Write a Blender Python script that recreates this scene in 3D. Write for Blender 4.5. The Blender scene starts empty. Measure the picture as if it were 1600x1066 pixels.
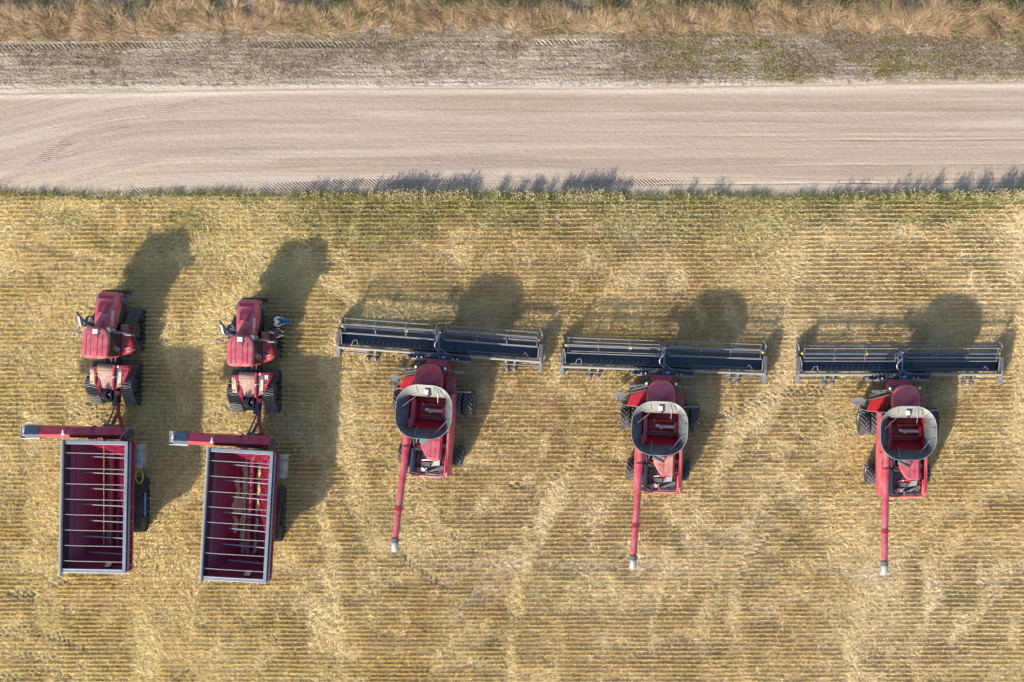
import bpy, bmesh, math, random
import numpy as np
from mathutils import Vector, Matrix, Euler

random.seed(7)
rng = np.random.default_rng(11)
R = math.radians
PI = math.pi
C = bpy.context.scene.collection

# ---------------------------------------------------------------- measuring the photograph
CAM_H = 79.0            # height of the drone
S = 22.0                # photograph pixels per metre on the ground
NX, NY = 1035.0, 533.0  # point of the photograph straight below the drone


def gp(px, py, z=0.0):
    """ground coordinates (metres) of a photograph point that lies z metres up"""
    f = 1.0 - z / CAM_H
    return ((NX - 800.0) + (px - NX) * f) / S, -((py - NY) * f) / S


def X(px):
    return (px - 800.0) / S


def Y(py):
    return (NY - py) / S


# ---------------------------------------------------------------- numpy noise
def _lat(seed):
    return np.random.default_rng(seed).random((256, 256))


_LATS = {}


def vnoise(x, y, seed=0):
    if seed not in _LATS:
        _LATS[seed] = _lat(seed)
    L = _LATS[seed]
    x = np.asarray(x, float)
    y = np.asarray(y, float)
    xi = np.floor(x).astype(int)
    yi = np.floor(y).astype(int)
    fx = x - xi
    fy = y - yi
    fx = fx * fx * (3 - 2 * fx)
    fy = fy * fy * (3 - 2 * fy)
    a = L[xi % 256, yi % 256]
    b = L[(xi + 1) % 256, yi % 256]
    c = L[xi % 256, (yi + 1) % 256]
    d = L[(xi + 1) % 256, (yi + 1) % 256]
    return (a * (1 - fx) + b * fx) * (1 - fy) + (c * (1 - fx) + d * fx) * fy


def fbm(x, y, seed=0, octs=4):
    s = 0.0
    amp = 0.5
    tot = 0.0
    for k in range(octs):
        s = s + amp * vnoise(x * 2 ** k + 17.3 * k, y * 2 ** k + 9.1 * k, seed + k)
        tot += amp
        amp *= 0.5
    return s / tot


def sstep(a, b, x):
    t = np.clip((x - a) / (b - a), 0, 1)
    return t * t * (3 - 2 * t)


# ---------------------------------------------------------------- materials
def nodes_of(m):
    m.use_nodes = True
    nt = m.node_tree
    return nt, nt.nodes, nt.links, nt.nodes['Principled BSDF']


def mat_paint(name, col, rough=0.45, metal=0.0, dust=0.2, dustcol=(0.42, 0.33, 0.24), scale=2.5, coat=0.0,
              spec=0.5, bump=0.0):
    """paint, rubber or metal with an uneven film of field dust"""
    m = bpy.data.materials.new(name)
    nt, N, L, b = nodes_of(m)
    tc = N.new('ShaderNodeTexCoord')
    n1 = N.new('ShaderNodeTexNoise')
    n1.inputs['Scale'].default_value = scale
    n1.inputs['Detail'].default_value = 7
    n1.inputs['Roughness'].default_value = 0.65
    L.new(tc.outputs['Object'], n1.inputs['Vector'])
    mr = N.new('ShaderNodeMapRange')
    mr.inputs['From Min'].default_value = 0.35
    mr.inputs['From Max'].default_value = 0.72
    mr.inputs['To Min'].default_value = dust * 0.25
    mr.inputs['To Max'].default_value = min(1.0, dust * 1.75)
    L.new(n1.outputs['Fac'], mr.inputs['Value'])
    mx = N.new('ShaderNodeMix')
    mx.data_type = 'RGBA'
    mx.inputs['A'].default_value = (*col, 1)
    mx.inputs['B'].default_value = (*dustcol, 1)
    L.new(mr.outputs['Result'], mx.inputs['Factor'])
    L.new(mx.outputs['Result'], b.inputs['Base Color'])
    rr = N.new('ShaderNodeMapRange')
    rr.inputs['To Min'].default_value = rough
    rr.inputs['To Max'].default_value = min(1, rough + 0.4)
    L.new(mr.outputs['Result'], rr.inputs['Value'])
    L.new(rr.outputs['Result'], b.inputs['Roughness'])
    b.inputs['Metallic'].default_value = metal
    b.inputs['Specular IOR Level'].default_value = spec
    b.inputs['Coat Weight'].default_value = coat
    b.inputs['Coat Roughness'].default_value = 0.25
    if bump:
        n2 = N.new('ShaderNodeTexNoise')
        n2.inputs['Scale'].default_value = 14
        n2.inputs['Detail'].default_value = 5
        L.new(tc.outputs['Object'], n2.inputs['Vector'])
        bp = N.new('ShaderNodeBump')
        bp.inputs['Strength'].default_value = bump
        bp.inputs['Distance'].default_value = 0.03
        L.new(n2.outputs['Fac'], bp.inputs['Height'])
        L.new(bp.outputs['Normal'], b.inputs['Normal'])
    return m


def mat_attr(name, rough=0.9, spec=0.15, trans=0.0, noise=0.0, nscale=20.0):
    """colour of the thing itself stored per blade / per grain in the attribute Col"""
    m = bpy.data.materials.new(name)
    nt, N, L, b = nodes_of(m)
    at = N.new('ShaderNodeAttribute')
    at.attribute_name = 'Col'
    src = at.outputs['Color']
    if noise:
        tc = N.new('ShaderNodeTexCoord')
        n1 = N.new('ShaderNodeTexNoise')
        n1.inputs['Scale'].default_value = nscale
        n1.inputs['Detail'].default_value = 8
        n1.inputs['Roughness'].default_value = 0.7
        L.new(tc.outputs['Object'], n1.inputs['Vector'])
        mr = N.new('ShaderNodeMapRange')
        mr.inputs['From Min'].default_value = 0.3
        mr.inputs['From Max'].default_value = 0.7
        mr.inputs['To Min'].default_value = 1 - noise
        mr.inputs['To Max'].default_value = 1 + noise
        L.new(n1.outputs['Fac'], mr.inputs['Value'])
        vm = N.new('ShaderNodeVectorMath')
        vm.operation = 'SCALE'
        L.new(src, vm.inputs[0])
        L.new(mr.outputs['Result'], vm.inputs['Scale'])
        src = vm.outputs['Vector']
    L.new(src, b.inputs['Base Color'])
    b.inputs['Roughness'].default_value = rough
    b.inputs['Specular IOR Level'].default_value = spec
    if trans:
        out = N['Material Output']
        tr = N.new('ShaderNodeBsdfTranslucent')
        L.new(src, tr.inputs['Color'])
        ms = N.new('ShaderNodeMixShader')
        ms.inputs['Fac'].default_value = trans
        L.new(b.outputs['BSDF'], ms.inputs[1])
        L.new(tr.outputs['BSDF'], ms.inputs[2])
        L.new(ms.outputs['Shader'], out.inputs['Surface'])
    return m


def mat_glass(name, col=(0.02, 0.03, 0.035)):
    m = bpy.data.materials.new(name)
    nt, N, L, b = nodes_of(m)
    tc = N.new('ShaderNodeTexCoord')
    n1 = N.new('ShaderNodeTexNoise')
    n1.inputs['Scale'].default_value = 3
    L.new(tc.outputs['Object'], n1.inputs['Vector'])
    mr = N.new('ShaderNodeMapRange')
    mr.inputs['To Min'].default_value = 0.03
    mr.inputs['To Max'].default_value = 0.2
    L.new(n1.outputs['Fac'], mr.inputs['Value'])
    L.new(mr.outputs['Result'], b.inputs['Roughness'])
    b.inputs['Base Color'].default_value = (*col, 1)
    b.inputs['Specular IOR Level'].default_value = 0.6
    return m


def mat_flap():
    """black tank-extension plastic; tan dust on the front, sunlit front and right flaps painted paler"""
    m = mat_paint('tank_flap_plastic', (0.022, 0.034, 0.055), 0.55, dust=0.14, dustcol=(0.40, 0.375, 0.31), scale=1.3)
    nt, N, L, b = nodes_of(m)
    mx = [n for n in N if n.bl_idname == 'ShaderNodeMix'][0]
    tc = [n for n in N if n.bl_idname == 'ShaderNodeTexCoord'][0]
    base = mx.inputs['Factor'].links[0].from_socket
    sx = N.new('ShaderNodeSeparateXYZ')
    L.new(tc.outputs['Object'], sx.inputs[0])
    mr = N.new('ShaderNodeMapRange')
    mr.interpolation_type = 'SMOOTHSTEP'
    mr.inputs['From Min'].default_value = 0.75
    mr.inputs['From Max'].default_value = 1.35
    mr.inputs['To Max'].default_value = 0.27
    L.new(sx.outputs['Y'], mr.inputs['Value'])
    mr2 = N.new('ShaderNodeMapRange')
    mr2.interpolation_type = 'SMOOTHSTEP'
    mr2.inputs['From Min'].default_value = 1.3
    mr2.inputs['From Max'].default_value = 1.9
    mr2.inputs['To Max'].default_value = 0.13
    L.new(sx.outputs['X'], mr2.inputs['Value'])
    a1 = N.new('ShaderNodeMath')  # paler tone of the sunlit front and right flaps, added to the dust
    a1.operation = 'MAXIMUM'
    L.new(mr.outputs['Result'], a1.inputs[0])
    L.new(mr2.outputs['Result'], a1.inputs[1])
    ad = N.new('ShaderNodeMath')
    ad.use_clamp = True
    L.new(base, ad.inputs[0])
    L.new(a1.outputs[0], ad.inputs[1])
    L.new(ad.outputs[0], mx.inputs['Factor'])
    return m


M = {}
M['red'] = mat_paint('red_paint', (0.33, 0.010, 0.036), 0.34, dust=0.13, dustcol=(0.45, 0.28, 0.29), coat=0.15)
M['red_dusty'] = mat_paint('dusty_red_paint', (0.37, 0.013, 0.045), 0.40, dust=0.25, dustcol=(0.48, 0.32, 0.31), scale=1.6, coat=0.1)
M['red_clean'] = mat_paint('clean_red_paint', (0.40, 0.006, 0.018), 0.32, dust=0.05, coat=0.2)
M['dust_deck'] = mat_paint('chaff_covered_paint', (0.36, 0.012, 0.03), 0.5, dust=0.52, dustcol=(0.50, 0.38, 0.28), scale=1.2)
M['tan_dust'] = mat_paint('dust_film', (0.42, 0.33, 0.25), 0.8, dust=0.5, dustcol=(0.30, 0.10, 0.09), scale=3.0, bump=0.2)
M['tank_red'] = mat_paint('tank_red', (0.33, 0.008, 0.03), 0.35, dust=0.07, dustcol=(0.4, 0.25, 0.2))
M['red_inner'] = mat_paint('hopper_red', (0.19, 0.006, 0.034), 0.27, dust=0.04, dustcol=(0.35, 0.2, 0.2), coat=0.1)
M['rubber'] = mat_paint('rubber', (0.012, 0.015, 0.021), 0.7, dust=0.05, dustcol=(0.25, 0.21, 0.17), scale=4, bump=0.15)
M['rubber_lug'] = mat_paint('lit_dusty_lug_rubber', (0.055, 0.058, 0.066), 0.75, dust=0.36, dustcol=(0.33, 0.28, 0.24), scale=4)  # lugs paler than the gaps: lit edges put into the colour, with dust
M['belt'] = mat_paint('draper_rubber', (0.006, 0.032, 0.068), 0.42, dust=0.08, dustcol=(0.24, 0.21, 0.17), scale=0.8)
M['black'] = mat_paint('black_paint', (0.018, 0.024, 0.034), 0.42, dust=0.10, dustcol=(0.25, 0.22, 0.19))
M['navy'] = mat_paint('dark_blue_grey_paint', (0.035, 0.055, 0.095), 0.4, dust=0.12, dustcol=(0.30, 0.28, 0.26))
M['grey'] = mat_paint('grey_paint', (0.13, 0.137, 0.155), 0.45, dust=0.2, dustcol=(0.42, 0.36, 0.3))
M['dgrey'] = mat_paint('dark_grey_paint', (0.055, 0.062, 0.08), 0.5, dust=0.2, dustcol=(0.33, 0.28, 0.23))
M['lgrey'] = mat_paint('light_grey_metal', (0.33, 0.34, 0.36), 0.4, metal=0.3, dust=0.18, dustcol=(0.48, 0.42, 0.36))
M['galv'] = mat_paint('galvanised_steel', (0.15, 0.18, 0.235), 0.45, metal=0.25, dust=0.14, dustcol=(0.45, 0.42, 0.38))
M['white'] = mat_paint('white_paint', (0.78, 0.79, 0.8), 0.4, dust=0.06)
M['mgrey'] = mat_paint('mid_grey_metal', (0.22, 0.225, 0.235), 0.5, metal=0.2, dust=0.2, dustcol=(0.42, 0.38, 0.33))
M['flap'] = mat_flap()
M['yellow'] = mat_paint('yellow_paint', (0.75, 0.52, 0.03), 0.5, dust=0.1)
M['lime'] = mat_paint('lime_hose', (0.62, 0.68, 0.05), 0.5, dust=0.1)
M['blue_sticker'] = mat_paint('blue_plastic', (0.14, 0.33, 0.62), 0.5, dust=0.08)
M['teal'] = mat_paint('teal_cloth', (0.05, 0.42, 0.42), 0.8, dust=0.02)
M['wheat'] = mat_paint('loose_grain', (0.45, 0.29, 0.13), 0.9, dust=0.2, bump=0.5, scale=6)
M['cardboard'] = mat_paint('tan_card', (0.62, 0.47, 0.3), 0.8, dust=0.1)
M['orange'] = mat_paint('orange_plastic', (0.8, 0.2, 0.02), 0.5, dust=0.1)
M['bronze'] = mat_paint('worn_steel_cover', (0.36, 0.18, 0.09), 0.45, metal=0.2, dust=0.25, dustcol=(0.45, 0.3, 0.2))
M['glass'] = mat_glass('tinted_glass')
M['lamp'] = mat_paint('lamp_glass', (0.8, 0.8, 0.78), 0.15, dust=0.05)
M['skin'] = mat_paint('skin', (0.55, 0.32, 0.24), 0.55, dust=0.0)
M['shirt'] = mat_paint('pale_shirt_cloth', (0.62, 0.62, 0.68), 0.85, dust=0.1, dustcol=(0.2, 0.22, 0.3), scale=7)
M['jeans'] = mat_paint('blue_denim', (0.025, 0.14, 0.38), 0.85, dust=0.08, dustcol=(0.1, 0.2, 0.4), scale=6)
M['dshirt'] = mat_paint('navy_shirt_cloth', (0.02, 0.024, 0.045), 0.85, dust=0.05, scale=6)
M['dtrousers'] = mat_paint('grey_trouser_cloth', (0.075, 0.075, 0.10), 0.85, dust=0.1, scale=6)
M['hair'] = mat_paint('brown_hair', (0.06, 0.028, 0.02), 0.6, dust=0.0)
M['hair_thin'] = mat_paint('sandy_hair', (0.38, 0.23, 0.15), 0.6, dust=0.0)
M['leather'] = mat_paint('boot_leather', (0.09, 0.035, 0.025), 0.6, dust=0.15)


# ---------------------------------------------------------------- mesh builder
class MB:
    def __init__(self):
        self.v = []
        self.f = []

    def add(self, verts, faces):
        o = len(self.v)
        self.v += [tuple(p) for p in verts]
        self.f += [tuple(i + o for i in f) for f in faces]
        return self

    def bx(self, x0, x1, y0, y1, z0, z1):
        v = [(x0, y0, z0), (x1, y0, z0), (x1, y1, z0), (x0, y1, z0), (x0, y0, z1), (x1, y0, z1), (x1, y1, z1), (x0, y1, z1)]
        return self.hexa(v)

    def hexa(self, v):
        return self.add(v, [(3, 2, 1, 0), (4, 5, 6, 7), (0, 1, 5, 4), (1, 2, 6, 5), (2, 3, 7, 6), (3, 0, 4, 7)])

    def bar(self, p0, p1, w, h, up=(0, 0, 1)):
        p0 = Vector(p0)
        p1 = Vector(p1)
        d = (p1 - p0).normalized()
        up = Vector(up)
        if abs(d.dot(up)) > 0.99:
            up = Vector((0, 1, 0))
        s = d.cross(up).normalized() * (w / 2)
        u = s.cross(d).normalized() * (h / 2)
        v = [p0 - s - u, p0 + s - u, p1 + s - u, p1 - s - u, p0 - s + u, p0 + s + u, p1 + s + u, p1 - s + u]
        return self.hexa(v)

    def prism(self, poly, axis, lo, hi):
        n = len(poly)

        def pt(a, b, c):
            return {'x': (c, a, b), 'y': (a, c, b), 'z': (a, b, c)}[axis]
        v = [pt(a, b, lo) for a, b in poly] + [pt(a, b, hi) for a, b in poly]
        f = [tuple(range(n - 1, -1, -1)), tuple(range(n, 2 * n))]
        f += [(i, (i + 1) % n, n + (i + 1) % n, n + i) for i in range(n)]
        return self.add(v, f)

    def cyl(self, p0, p1, r0, r1=None, n=12, caps=True):
        r1 = r0 if r1 is None else r1
        return self.tube([p0, p1], [r0, r1], n, caps)

    def tube(self, pts, r, n=8, caps=True):
        pts = [Vector(p) for p in pts]
        k = len(pts)
        rr = r if isinstance(r, (list, tuple)) else [r] * k
        rings = []
        prev = None
        for i in range(k):
            if i == 0:
                d = pts[1] - pts[0]
            elif i == k - 1:
                d = pts[-1] - pts[-2]
            else:
                d = (pts[i + 1] - pts[i]).normalized() + (pts[i] - pts[i - 1]).normalized()
            d.normalize()
            if prev is None:
                a = Vector((0, 0, 1)) if abs(d.z) < 0.9 else Vector((0, 1, 0))
                s = d.cross(a).normalized()
            else:
                s = (prev - d * prev.dot(d)).normalized()
            prev = s
            u = s.cross(d)
            rings.append([pts[i] + (s * math.cos(2 * PI * j / n) + u * math.sin(2 * PI * j / n)) * rr[i] for j in range(n)])
        return self.loft(rings, caps)

    def loft(self, rings, caps=True, closed=True):
        n = len(rings[0])
        v = [p for r in rings for p in r]
        f = []
        for i in range(len(rings) - 1):
            for j in range(n if closed else n - 1):
                j2 = (j + 1) % n
                f.append((i * n + j, i * n + j2, (i + 1) * n + j2, (i + 1) * n + j))
        if caps:
            f.append(tuple(range(n - 1, -1, -1)))
            f.append(tuple((len(rings) - 1) * n + j for j in range(n)))
        return self.add(v, f)

    def lathe(self, prof, c, n=24):
        """profile [(radius, x)] turned round the x axis through c"""
        rings = []
        for r, x in prof:
            rings.append([(c[0] + x, c[1] + r * math.cos(2 * PI * j / n), c[2] + r * math.sin(2 * PI * j / n)) for j in range(n)])
        return self.loft(rings, True)

    def ball(self, c, r, n=10, sq=(1, 1, 1)):
        rings = []
        for i in range(1, n):
            t = PI * i / n
            rings.append([(c[0] + r * sq[0] * math.sin(t) * math.cos(2 * PI * j / n), c[1] + r * sq[1] * math.sin(t) * math.sin(2 * PI * j / n),
                           c[2] - r * sq[2] * math.cos(t)) for j in range(n)])
        return self.loft(rings, True)

    def build(self, name, mat, parent=None, loc=(0, 0, 0), smooth=False, bevel=0.0, seg=2, recalc=True):
        me = bpy.data.meshes.new(name)
        me.from_pydata(self.v, [], self.f)
        if recalc:
            b = bmesh.new()
            b.from_mesh(me)
            bmesh.ops.recalc_face_normals(b, faces=b.faces)
            b.to_mesh(me)
            b.free()
        me.update()
        if smooth:
            me.shade_smooth()
            me.set_sharp_from_angle(angle=R(38))
        me.materials.append(M[mat] if isinstance(mat, str) else mat)
        o = bpy.data.objects.new(name, me)
        C.objects.link(o)
        o.location = loc
        if parent:
            o.parent = parent
        if bevel:
            bm = o.modifiers.new('bevel', 'BEVEL')
            bm.width = bevel
            bm.segments = seg
            bm.limit_method = 'ANGLE'
            bm.angle_limit = R(40)
        return o


def empty(name, loc, rz=0.0):
    o = bpy.data.objects.new(name, None)
    C.objects.link(o)
    o.location = loc
    o.rotation_euler = (0, 0, rz)
    o.empty_display_size = 0.5
    return o


def tag(o, label=None, cat=None, group=None, kind=None):
    if label:
        o['label'] = label
    if cat:
        o['category'] = cat
    if group:
        o['group'] = group
    if kind:
        o['kind'] = kind
    return o


def copy_tree(o, parent=None):
    c = o.copy()
    C.objects.link(c)
    if parent:
        c.parent = parent
    for ch in list(o.children):
        copy_tree(ch, c)
    return c


def text_mesh(name, body, size, mat, parent, matrix, depth=0.006):
    cu = bpy.data.curves.new(name + '_curve', 'FONT')
    cu.body = body
    cu.size = size
    cu.extrude = depth
    cu.align_x = 'CENTER'
    cu.align_y = 'CENTER'
    t = bpy.data.objects.new(name + '_tmp', cu)
    C.objects.link(t)
    dg = bpy.context.evaluated_depsgraph_get()
    me = bpy.data.meshes.new_from_object(t.evaluated_get(dg))
    bpy.data.objects.remove(t)
    me.materials.clear()
    me.materials.append(M[mat])
    o = bpy.data.objects.new(name, me)
    C.objects.link(o)
    o.parent = parent
    o.matrix_local = matrix
    return o
# ================================================================= ground, road, verge and everything growing
def np_mesh(name, verts, loops, sizes, col, mat, kind, label=None, smooth=False):
    me = bpy.data.meshes.new(name)
    nv = len(verts)
    me.vertices.add(nv)
    me.vertices.foreach_set('co', np.ascontiguousarray(verts, np.float32).ravel())
    me.loops.add(len(loops))
    me.loops.foreach_set('vertex_index', np.ascontiguousarray(loops, np.int32))
    me.polygons.add(len(sizes))
    starts = np.concatenate([[0], np.cumsum(sizes)[:-1]]).astype(np.int32)
    me.polygons.foreach_set('loop_start', starts)
    if smooth:
        me.polygons.foreach_set('use_smooth', np.ones(len(sizes), bool))
    me.update(calc_edges=True)
    if col is not None:
        a = me.attributes.new('Col', 'FLOAT_COLOR', 'POINT')
        c4 = np.ones((nv, 4), np.float32)
        c4[:, :3] = col
        a.data.foreach_set('color', c4.ravel())
    me.materials.append(mat)
    o = bpy.data.objects.new(name, me)
    C.objects.link(o)
    o['kind'] = kind
    if label:
        o['label'] = label
    return o


def grid_sheet(name, xs, ylo, yhi, nrow, hfun, cfun, mat, kind, label=None):
    """a height field between two edge curves; xs 1-D, ylo / yhi curves over xs"""
    t = np.linspace(0, 1, nrow)
    XX = np.repeat(xs[None, :], nrow, 0)
    YY = ylo[None, :] * (1 - t[:, None]) + yhi[None, :] * t[:, None]
    ZZ = hfun(XX, YY)
    col = cfun(XX, YY, ZZ)
    n = len(xs)
    V = np.stack([XX, YY, ZZ], -1).reshape(-1, 3)
    i = np.arange(nrow - 1)[:, None] * n + np.arange(n - 1)[None, :]
    q = np.stack([i, i + 1, i + n + 1, i + n], -1).reshape(-1)
    return np_mesh(name, V, q, np.full((nrow - 1) * (n - 1), 4), col.reshape(-1, 3), mat, kind, label, smooth=True)


def px_curve(pts):
    """curve y(x) in metres from photograph points"""
    p = np.array(pts, float)
    xs = X(p[:, 0])
    ys = Y(p[:, 1])

    def f(x):
        # smooth (pchip-like) interpolation by averaging shifted linear interpolation
        w = 1.2
        return (np.interp(x - w, xs, ys) + 2 * np.interp(x, xs, ys) + np.interp(x + w, xs, ys)) / 4
    return f


road_top = px_curve([(-200, 147), (0, 147), (200, 144), (420, 140), (700, 139), (1000, 138), (1300, 133), (1600, 129), (1800, 128)])
road_bot = px_curve([(-200, 303), (0, 300), (160, 303), (300, 300), (500, 303), (800, 304), (1100, 304), (1400, 304), (1600, 303), (1800, 303)])

# tyre marks on the dirt road: (points, half width m, lug pitch m, lug slant, depth m, fade-in x, fade-out x)
ROAD_TRACKS = [
    ([(230, 178), (300, 160), (400, 152), (620, 149), (800, 150), (1100, 152), (1800, 150)], 0.34, 0.20, 1.1, 0.012, 200, 1050),
    ([(60, 205), (200, 172), (330, 164), (600, 163), (900, 166), (1200, 166), (1800, 164)], 0.40, 0.21, -1.0, 0.014, 60, 1900),
    ([(-100, 330), (0, 288), (60, 252), (130, 205), (200, 192), (300, 182), (500, 179), (800, 184)], 0.36, 0.20, 1.2, 0.014, -100, 620),
    ([(-100, 300), (20, 268), (110, 240), (200, 205), (300, 196), (600, 190)], 0.30, 0.20, -1.1, 0.010, 0, 420),
    ([(0, 330), (90, 290), (170, 262), (260, 240), (420, 235), (600, 236)], 0.34, 0.22, 1.0, 0.010, 60, 480),
    ([(300, 262), (500, 252), (800, 250), (1100, 264), (1300, 267), (1800, 266)], 0.38, 0.21, 1.1, 0.013, 380, 1900),
    ([(480, 272), (640, 262), (760, 256), (1000, 252), (1300, 251), (1800, 250)], 0.30, 0.20, -1.1, 0.008, 480, 1300),
    ([(900, 180), (1100, 183), (1400, 186), (1800, 186)], 0.36, 0.22, -1.0, 0.007, 950, 1500),
    ([(250, 297), (420, 292), (560, 285), (800, 287), (1000, 285), (1150, 288)], 0.26, 0.26, 1.2, 0.022, 170, 1150),
]
ROAD_RUTS = [  # thin smooth ruts: points, half width, depth
    ([(1150, 222), (1300, 219), (1800, 217)], 0.05, 0.03, 1180),
    ([(1050, 262), (1300, 258), (1800, 255)], 0.05, 0.022, 1120),
    ([(900, 290), (1100, 287), (1800, 285)], 0.05, 0.04, 960),
    ([(1000, 206), (1300, 208), (1800, 204)], 0.12, -0.012, 1080),
    ([(500, 207), (900, 212), (1800, 212)], 0.06, 0.008, 520),
    ([(560, 226), (900, 230), (1800, 232)], 0.06, 0.007, 600),
]


def smooth_noise_rows(x, y, seed):
    return fbm(x * 0.09 + 4, y * 3.2, seed, 3)


def road_h(x, y):
    z = 0.012 + 0.02 * (fbm(x * 0.15, y * 0.3, 50) - 0.5)
    # long streaks left by graders and wheels, bending at the left end
    bend = y + 2.6 * np.exp(-((x + 40) / 9.0) ** 2) * 1.0
    z = z + 0.022 * (fbm(x * 0.06, bend * 2.6, 51, 4) - 0.5)
    z = z + 0.012 * (vnoise(x * 7, y * 8, 52) - 0.5) + 0.010 * (fbm(x * 0.35, bend * 9.0, 59, 3) - 0.5)
    for pts, hw, pitch, slant, depth, a, b in ROAD_TRACKS:
        f = px_curve(pts)
        yc = f(x)
        dx = 0.2
        sl = (f(x + dx) - f(x - dx)) / (2 * dx)
        cs = 1 / np.sqrt(1 + sl * sl)
        d = (y - yc) * cs
        s = x / np.maximum(cs, 0.35) + d * sl * cs
        m = 1 - sstep(hw * 0.85, hw, np.abs(d))
        m = m * sstep(X(a), X(a) + 3, x) * (1 - sstep(X(b) - 5, X(b), x))
        m = m * (0.3 + 0.8 * sstep(0.25, 0.65, fbm(x * 0.14, y * 0.9, 53)))
        chev = np.where(np.abs(d) < 1e9, d * slant, 0)
        lug = np.sin(2 * PI * (s + chev) / pitch + 4.0 * (fbm(x * 0.6, y * 0.6, 58, 2) - 0.5))
        z = z - m * depth * (0.5 + 1.5 * lug)
    for pts, hw, depth, a in ROAD_RUTS:
        f = px_curve(pts)
        d = np.abs(y - f(x) + 0.05 * (vnoise(x * 0.8, x * 0, 54) - 0.5))
        z = z - depth * np.exp(-(d / hw) ** 2) * sstep(X(a), X(a) + 6, x) * (0.5 + vnoise(x * 0.9, y * 0.0, 55))
    # little windrow of loose earth along the upper edge
    d = road_top(x) - y
    z = z + 0.035 * np.exp(-((d - 0.12) / 0.2) ** 2) * (0.5 + fbm(x * 0.8, y * 0.8, 56))
    z = z + 0.05 * np.exp(-(np.clip(y - road_bot(x), 0, None) / 0.35) ** 2) * (fbm(x * 2, y * 3, 57) - 0.3)
    return z


def mixc(a, b, t):
    return np.asarray(a) * (1 - t[..., None]) + np.asarray(b) * t[..., None]


def road_c(x, y, z):
    bend = y + 2.6 * np.exp(-((x + 40) / 9.0) ** 2)
    t = sstep(0.35, 0.65, fbm(x * 0.05, bend * 1.3, 60, 4))
    c = mixc((0.50, 0.405, 0.330), (0.585, 0.490, 0.420), t)
    # pale sandy-yellow strips low on the road
    s = sstep(0.48, 0.66, fbm(x * 0.06 + 3, y * 0.8, 61, 4)) * sstep(Y(225), Y(280), y)
    c = mixc(c, (0.62, 0.52, 0.385), s * 0.6)
    d = road_top(x) - y
    c = mixc(c, (0.68, 0.58, 0.47), np.exp(-((d - 0.15) / 0.22) ** 2) * 0.8)
    # compacted earth in the wheel marks is a little browner
    comp = np.zeros_like(x)
    for pts, hw, pitch, slant, depth, a, b in ROAD_TRACKS:
        f = px_curve(pts)
        dd = np.abs(y - f(x))
        comp = np.maximum(comp, (1 - sstep(hw * 0.8, hw * 1.2, dd)) * sstep(X(a), X(a) + 3, x) * (1 - sstep(X(b) - 5, X(b), x)))
    c = mixc(c, (0.43, 0.335, 0.27), comp * 0.30)
    c = c * (0.90 + 0.2 * fbm(x * 0.12, bend * 10.0, 63, 3))[..., None]
    g = fbm(x * 6, y * 6, 62, 2)
    return 0.645 * np.array([1.0, 0.975, 0.955]) * c * (0.93 + 0.14 * g)[..., None]


M['road'] = mat_attr('packed_earth', 0.95, 0.1, noise=0.10, nscale=9.0)
M['verge_soil'] = mat_attr('loose_grey_soil', 0.95, 0.1, noise=0.22, nscale=12.0)
M['field_soil'] = mat_attr('field_soil', 0.95, 0.1, noise=0.25, nscale=14.0)
M['straw'] = mat_attr('straw', 0.75, 0.25, trans=0.22)
M['leaf'] = mat_attr('green_leaf', 0.7, 0.25, trans=0.25)

gx = np.arange(-46, 46.01, 0.045)
grid_sheet('dirt_road', gx, road_bot(gx) - 0.45, road_top(gx), 190, road_h, road_c, M['road'], 'structure')


def verge_h(x, y):
    z = 0.03 + 0.10 * (fbm(x * 0.25, y * 0.5, 70) - 0.5) + 0.05 * (fbm(x * 0.9, y * 5.0, 71, 4) - 0.5) + 0.06 * (fbm(x * 0.2, y * 7.0, 79, 3) - 0.5) + 0.05 * (vnoise(x * 9, y * 11, 72) - 0.5)
    d = y - road_top(x)
    z = z * sstep(0.0, 0.4, d) + 0.03 * (1 - sstep(0, 0.4, d))
    # a single run of deep lug prints
    f = px_curve([(-200, 77), (0, 74), (300, 69), (500, 70), (900, 66), (1200, 66), (1800, 62)])
    dd = y - f(x)
    m = (1 - sstep(0.17, 0.24, np.abs(dd))) * (1 - 0.6 * sstep(X(900), X(1100), x)) * (0.3 + sstep(0.35, 0.55, fbm(x * 0.3, y, 73)))
    z = z - m * (0.03 + 0.030 * np.sin(2 * PI * (x + dd * 0.9) / 0.32 + 2.0 * fbm(x * 0.8, y, 74)))
    return z


def verge_c(x, y, z):
    t = sstep(0.3, 0.7, fbm(x * 0.2, y * 0.9, 75, 5))
    c = mixc((0.30, 0.245, 0.19), (0.43, 0.355, 0.28), t)
    t2 = sstep(0.45, 0.7, fbm(x * 0.5, y * 2.2, 76, 4))
    c = mixc(c, (0.25, 0.20, 0.15), t2 * 0.5)
    c = c * (0.86 + 0.28 * fbm(x * 0.25, y * 9.0, 78, 3))[..., None]
    d = y - road_top(x)
    c = mixc(c, (0.56, 0.47, 0.385), (1 - sstep(0.1, 0.9, d)) * 0.9)
    g = sstep(0.5, 0.66, fbm(x * 0.25, y * 0.8, 77, 4)) * (0.35 + 0.5 * sstep(X(850), X(1150), x))
    c = mixc(c, (0.23, 0.19, 0.09), g * 0.5)
    return c * 0.76


grid_sheet('verge', gx, road_top(gx), np.full_like(gx, Y(-90)), 240, verge_h, verge_c, M['verge_soil'], 'structure')


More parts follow.
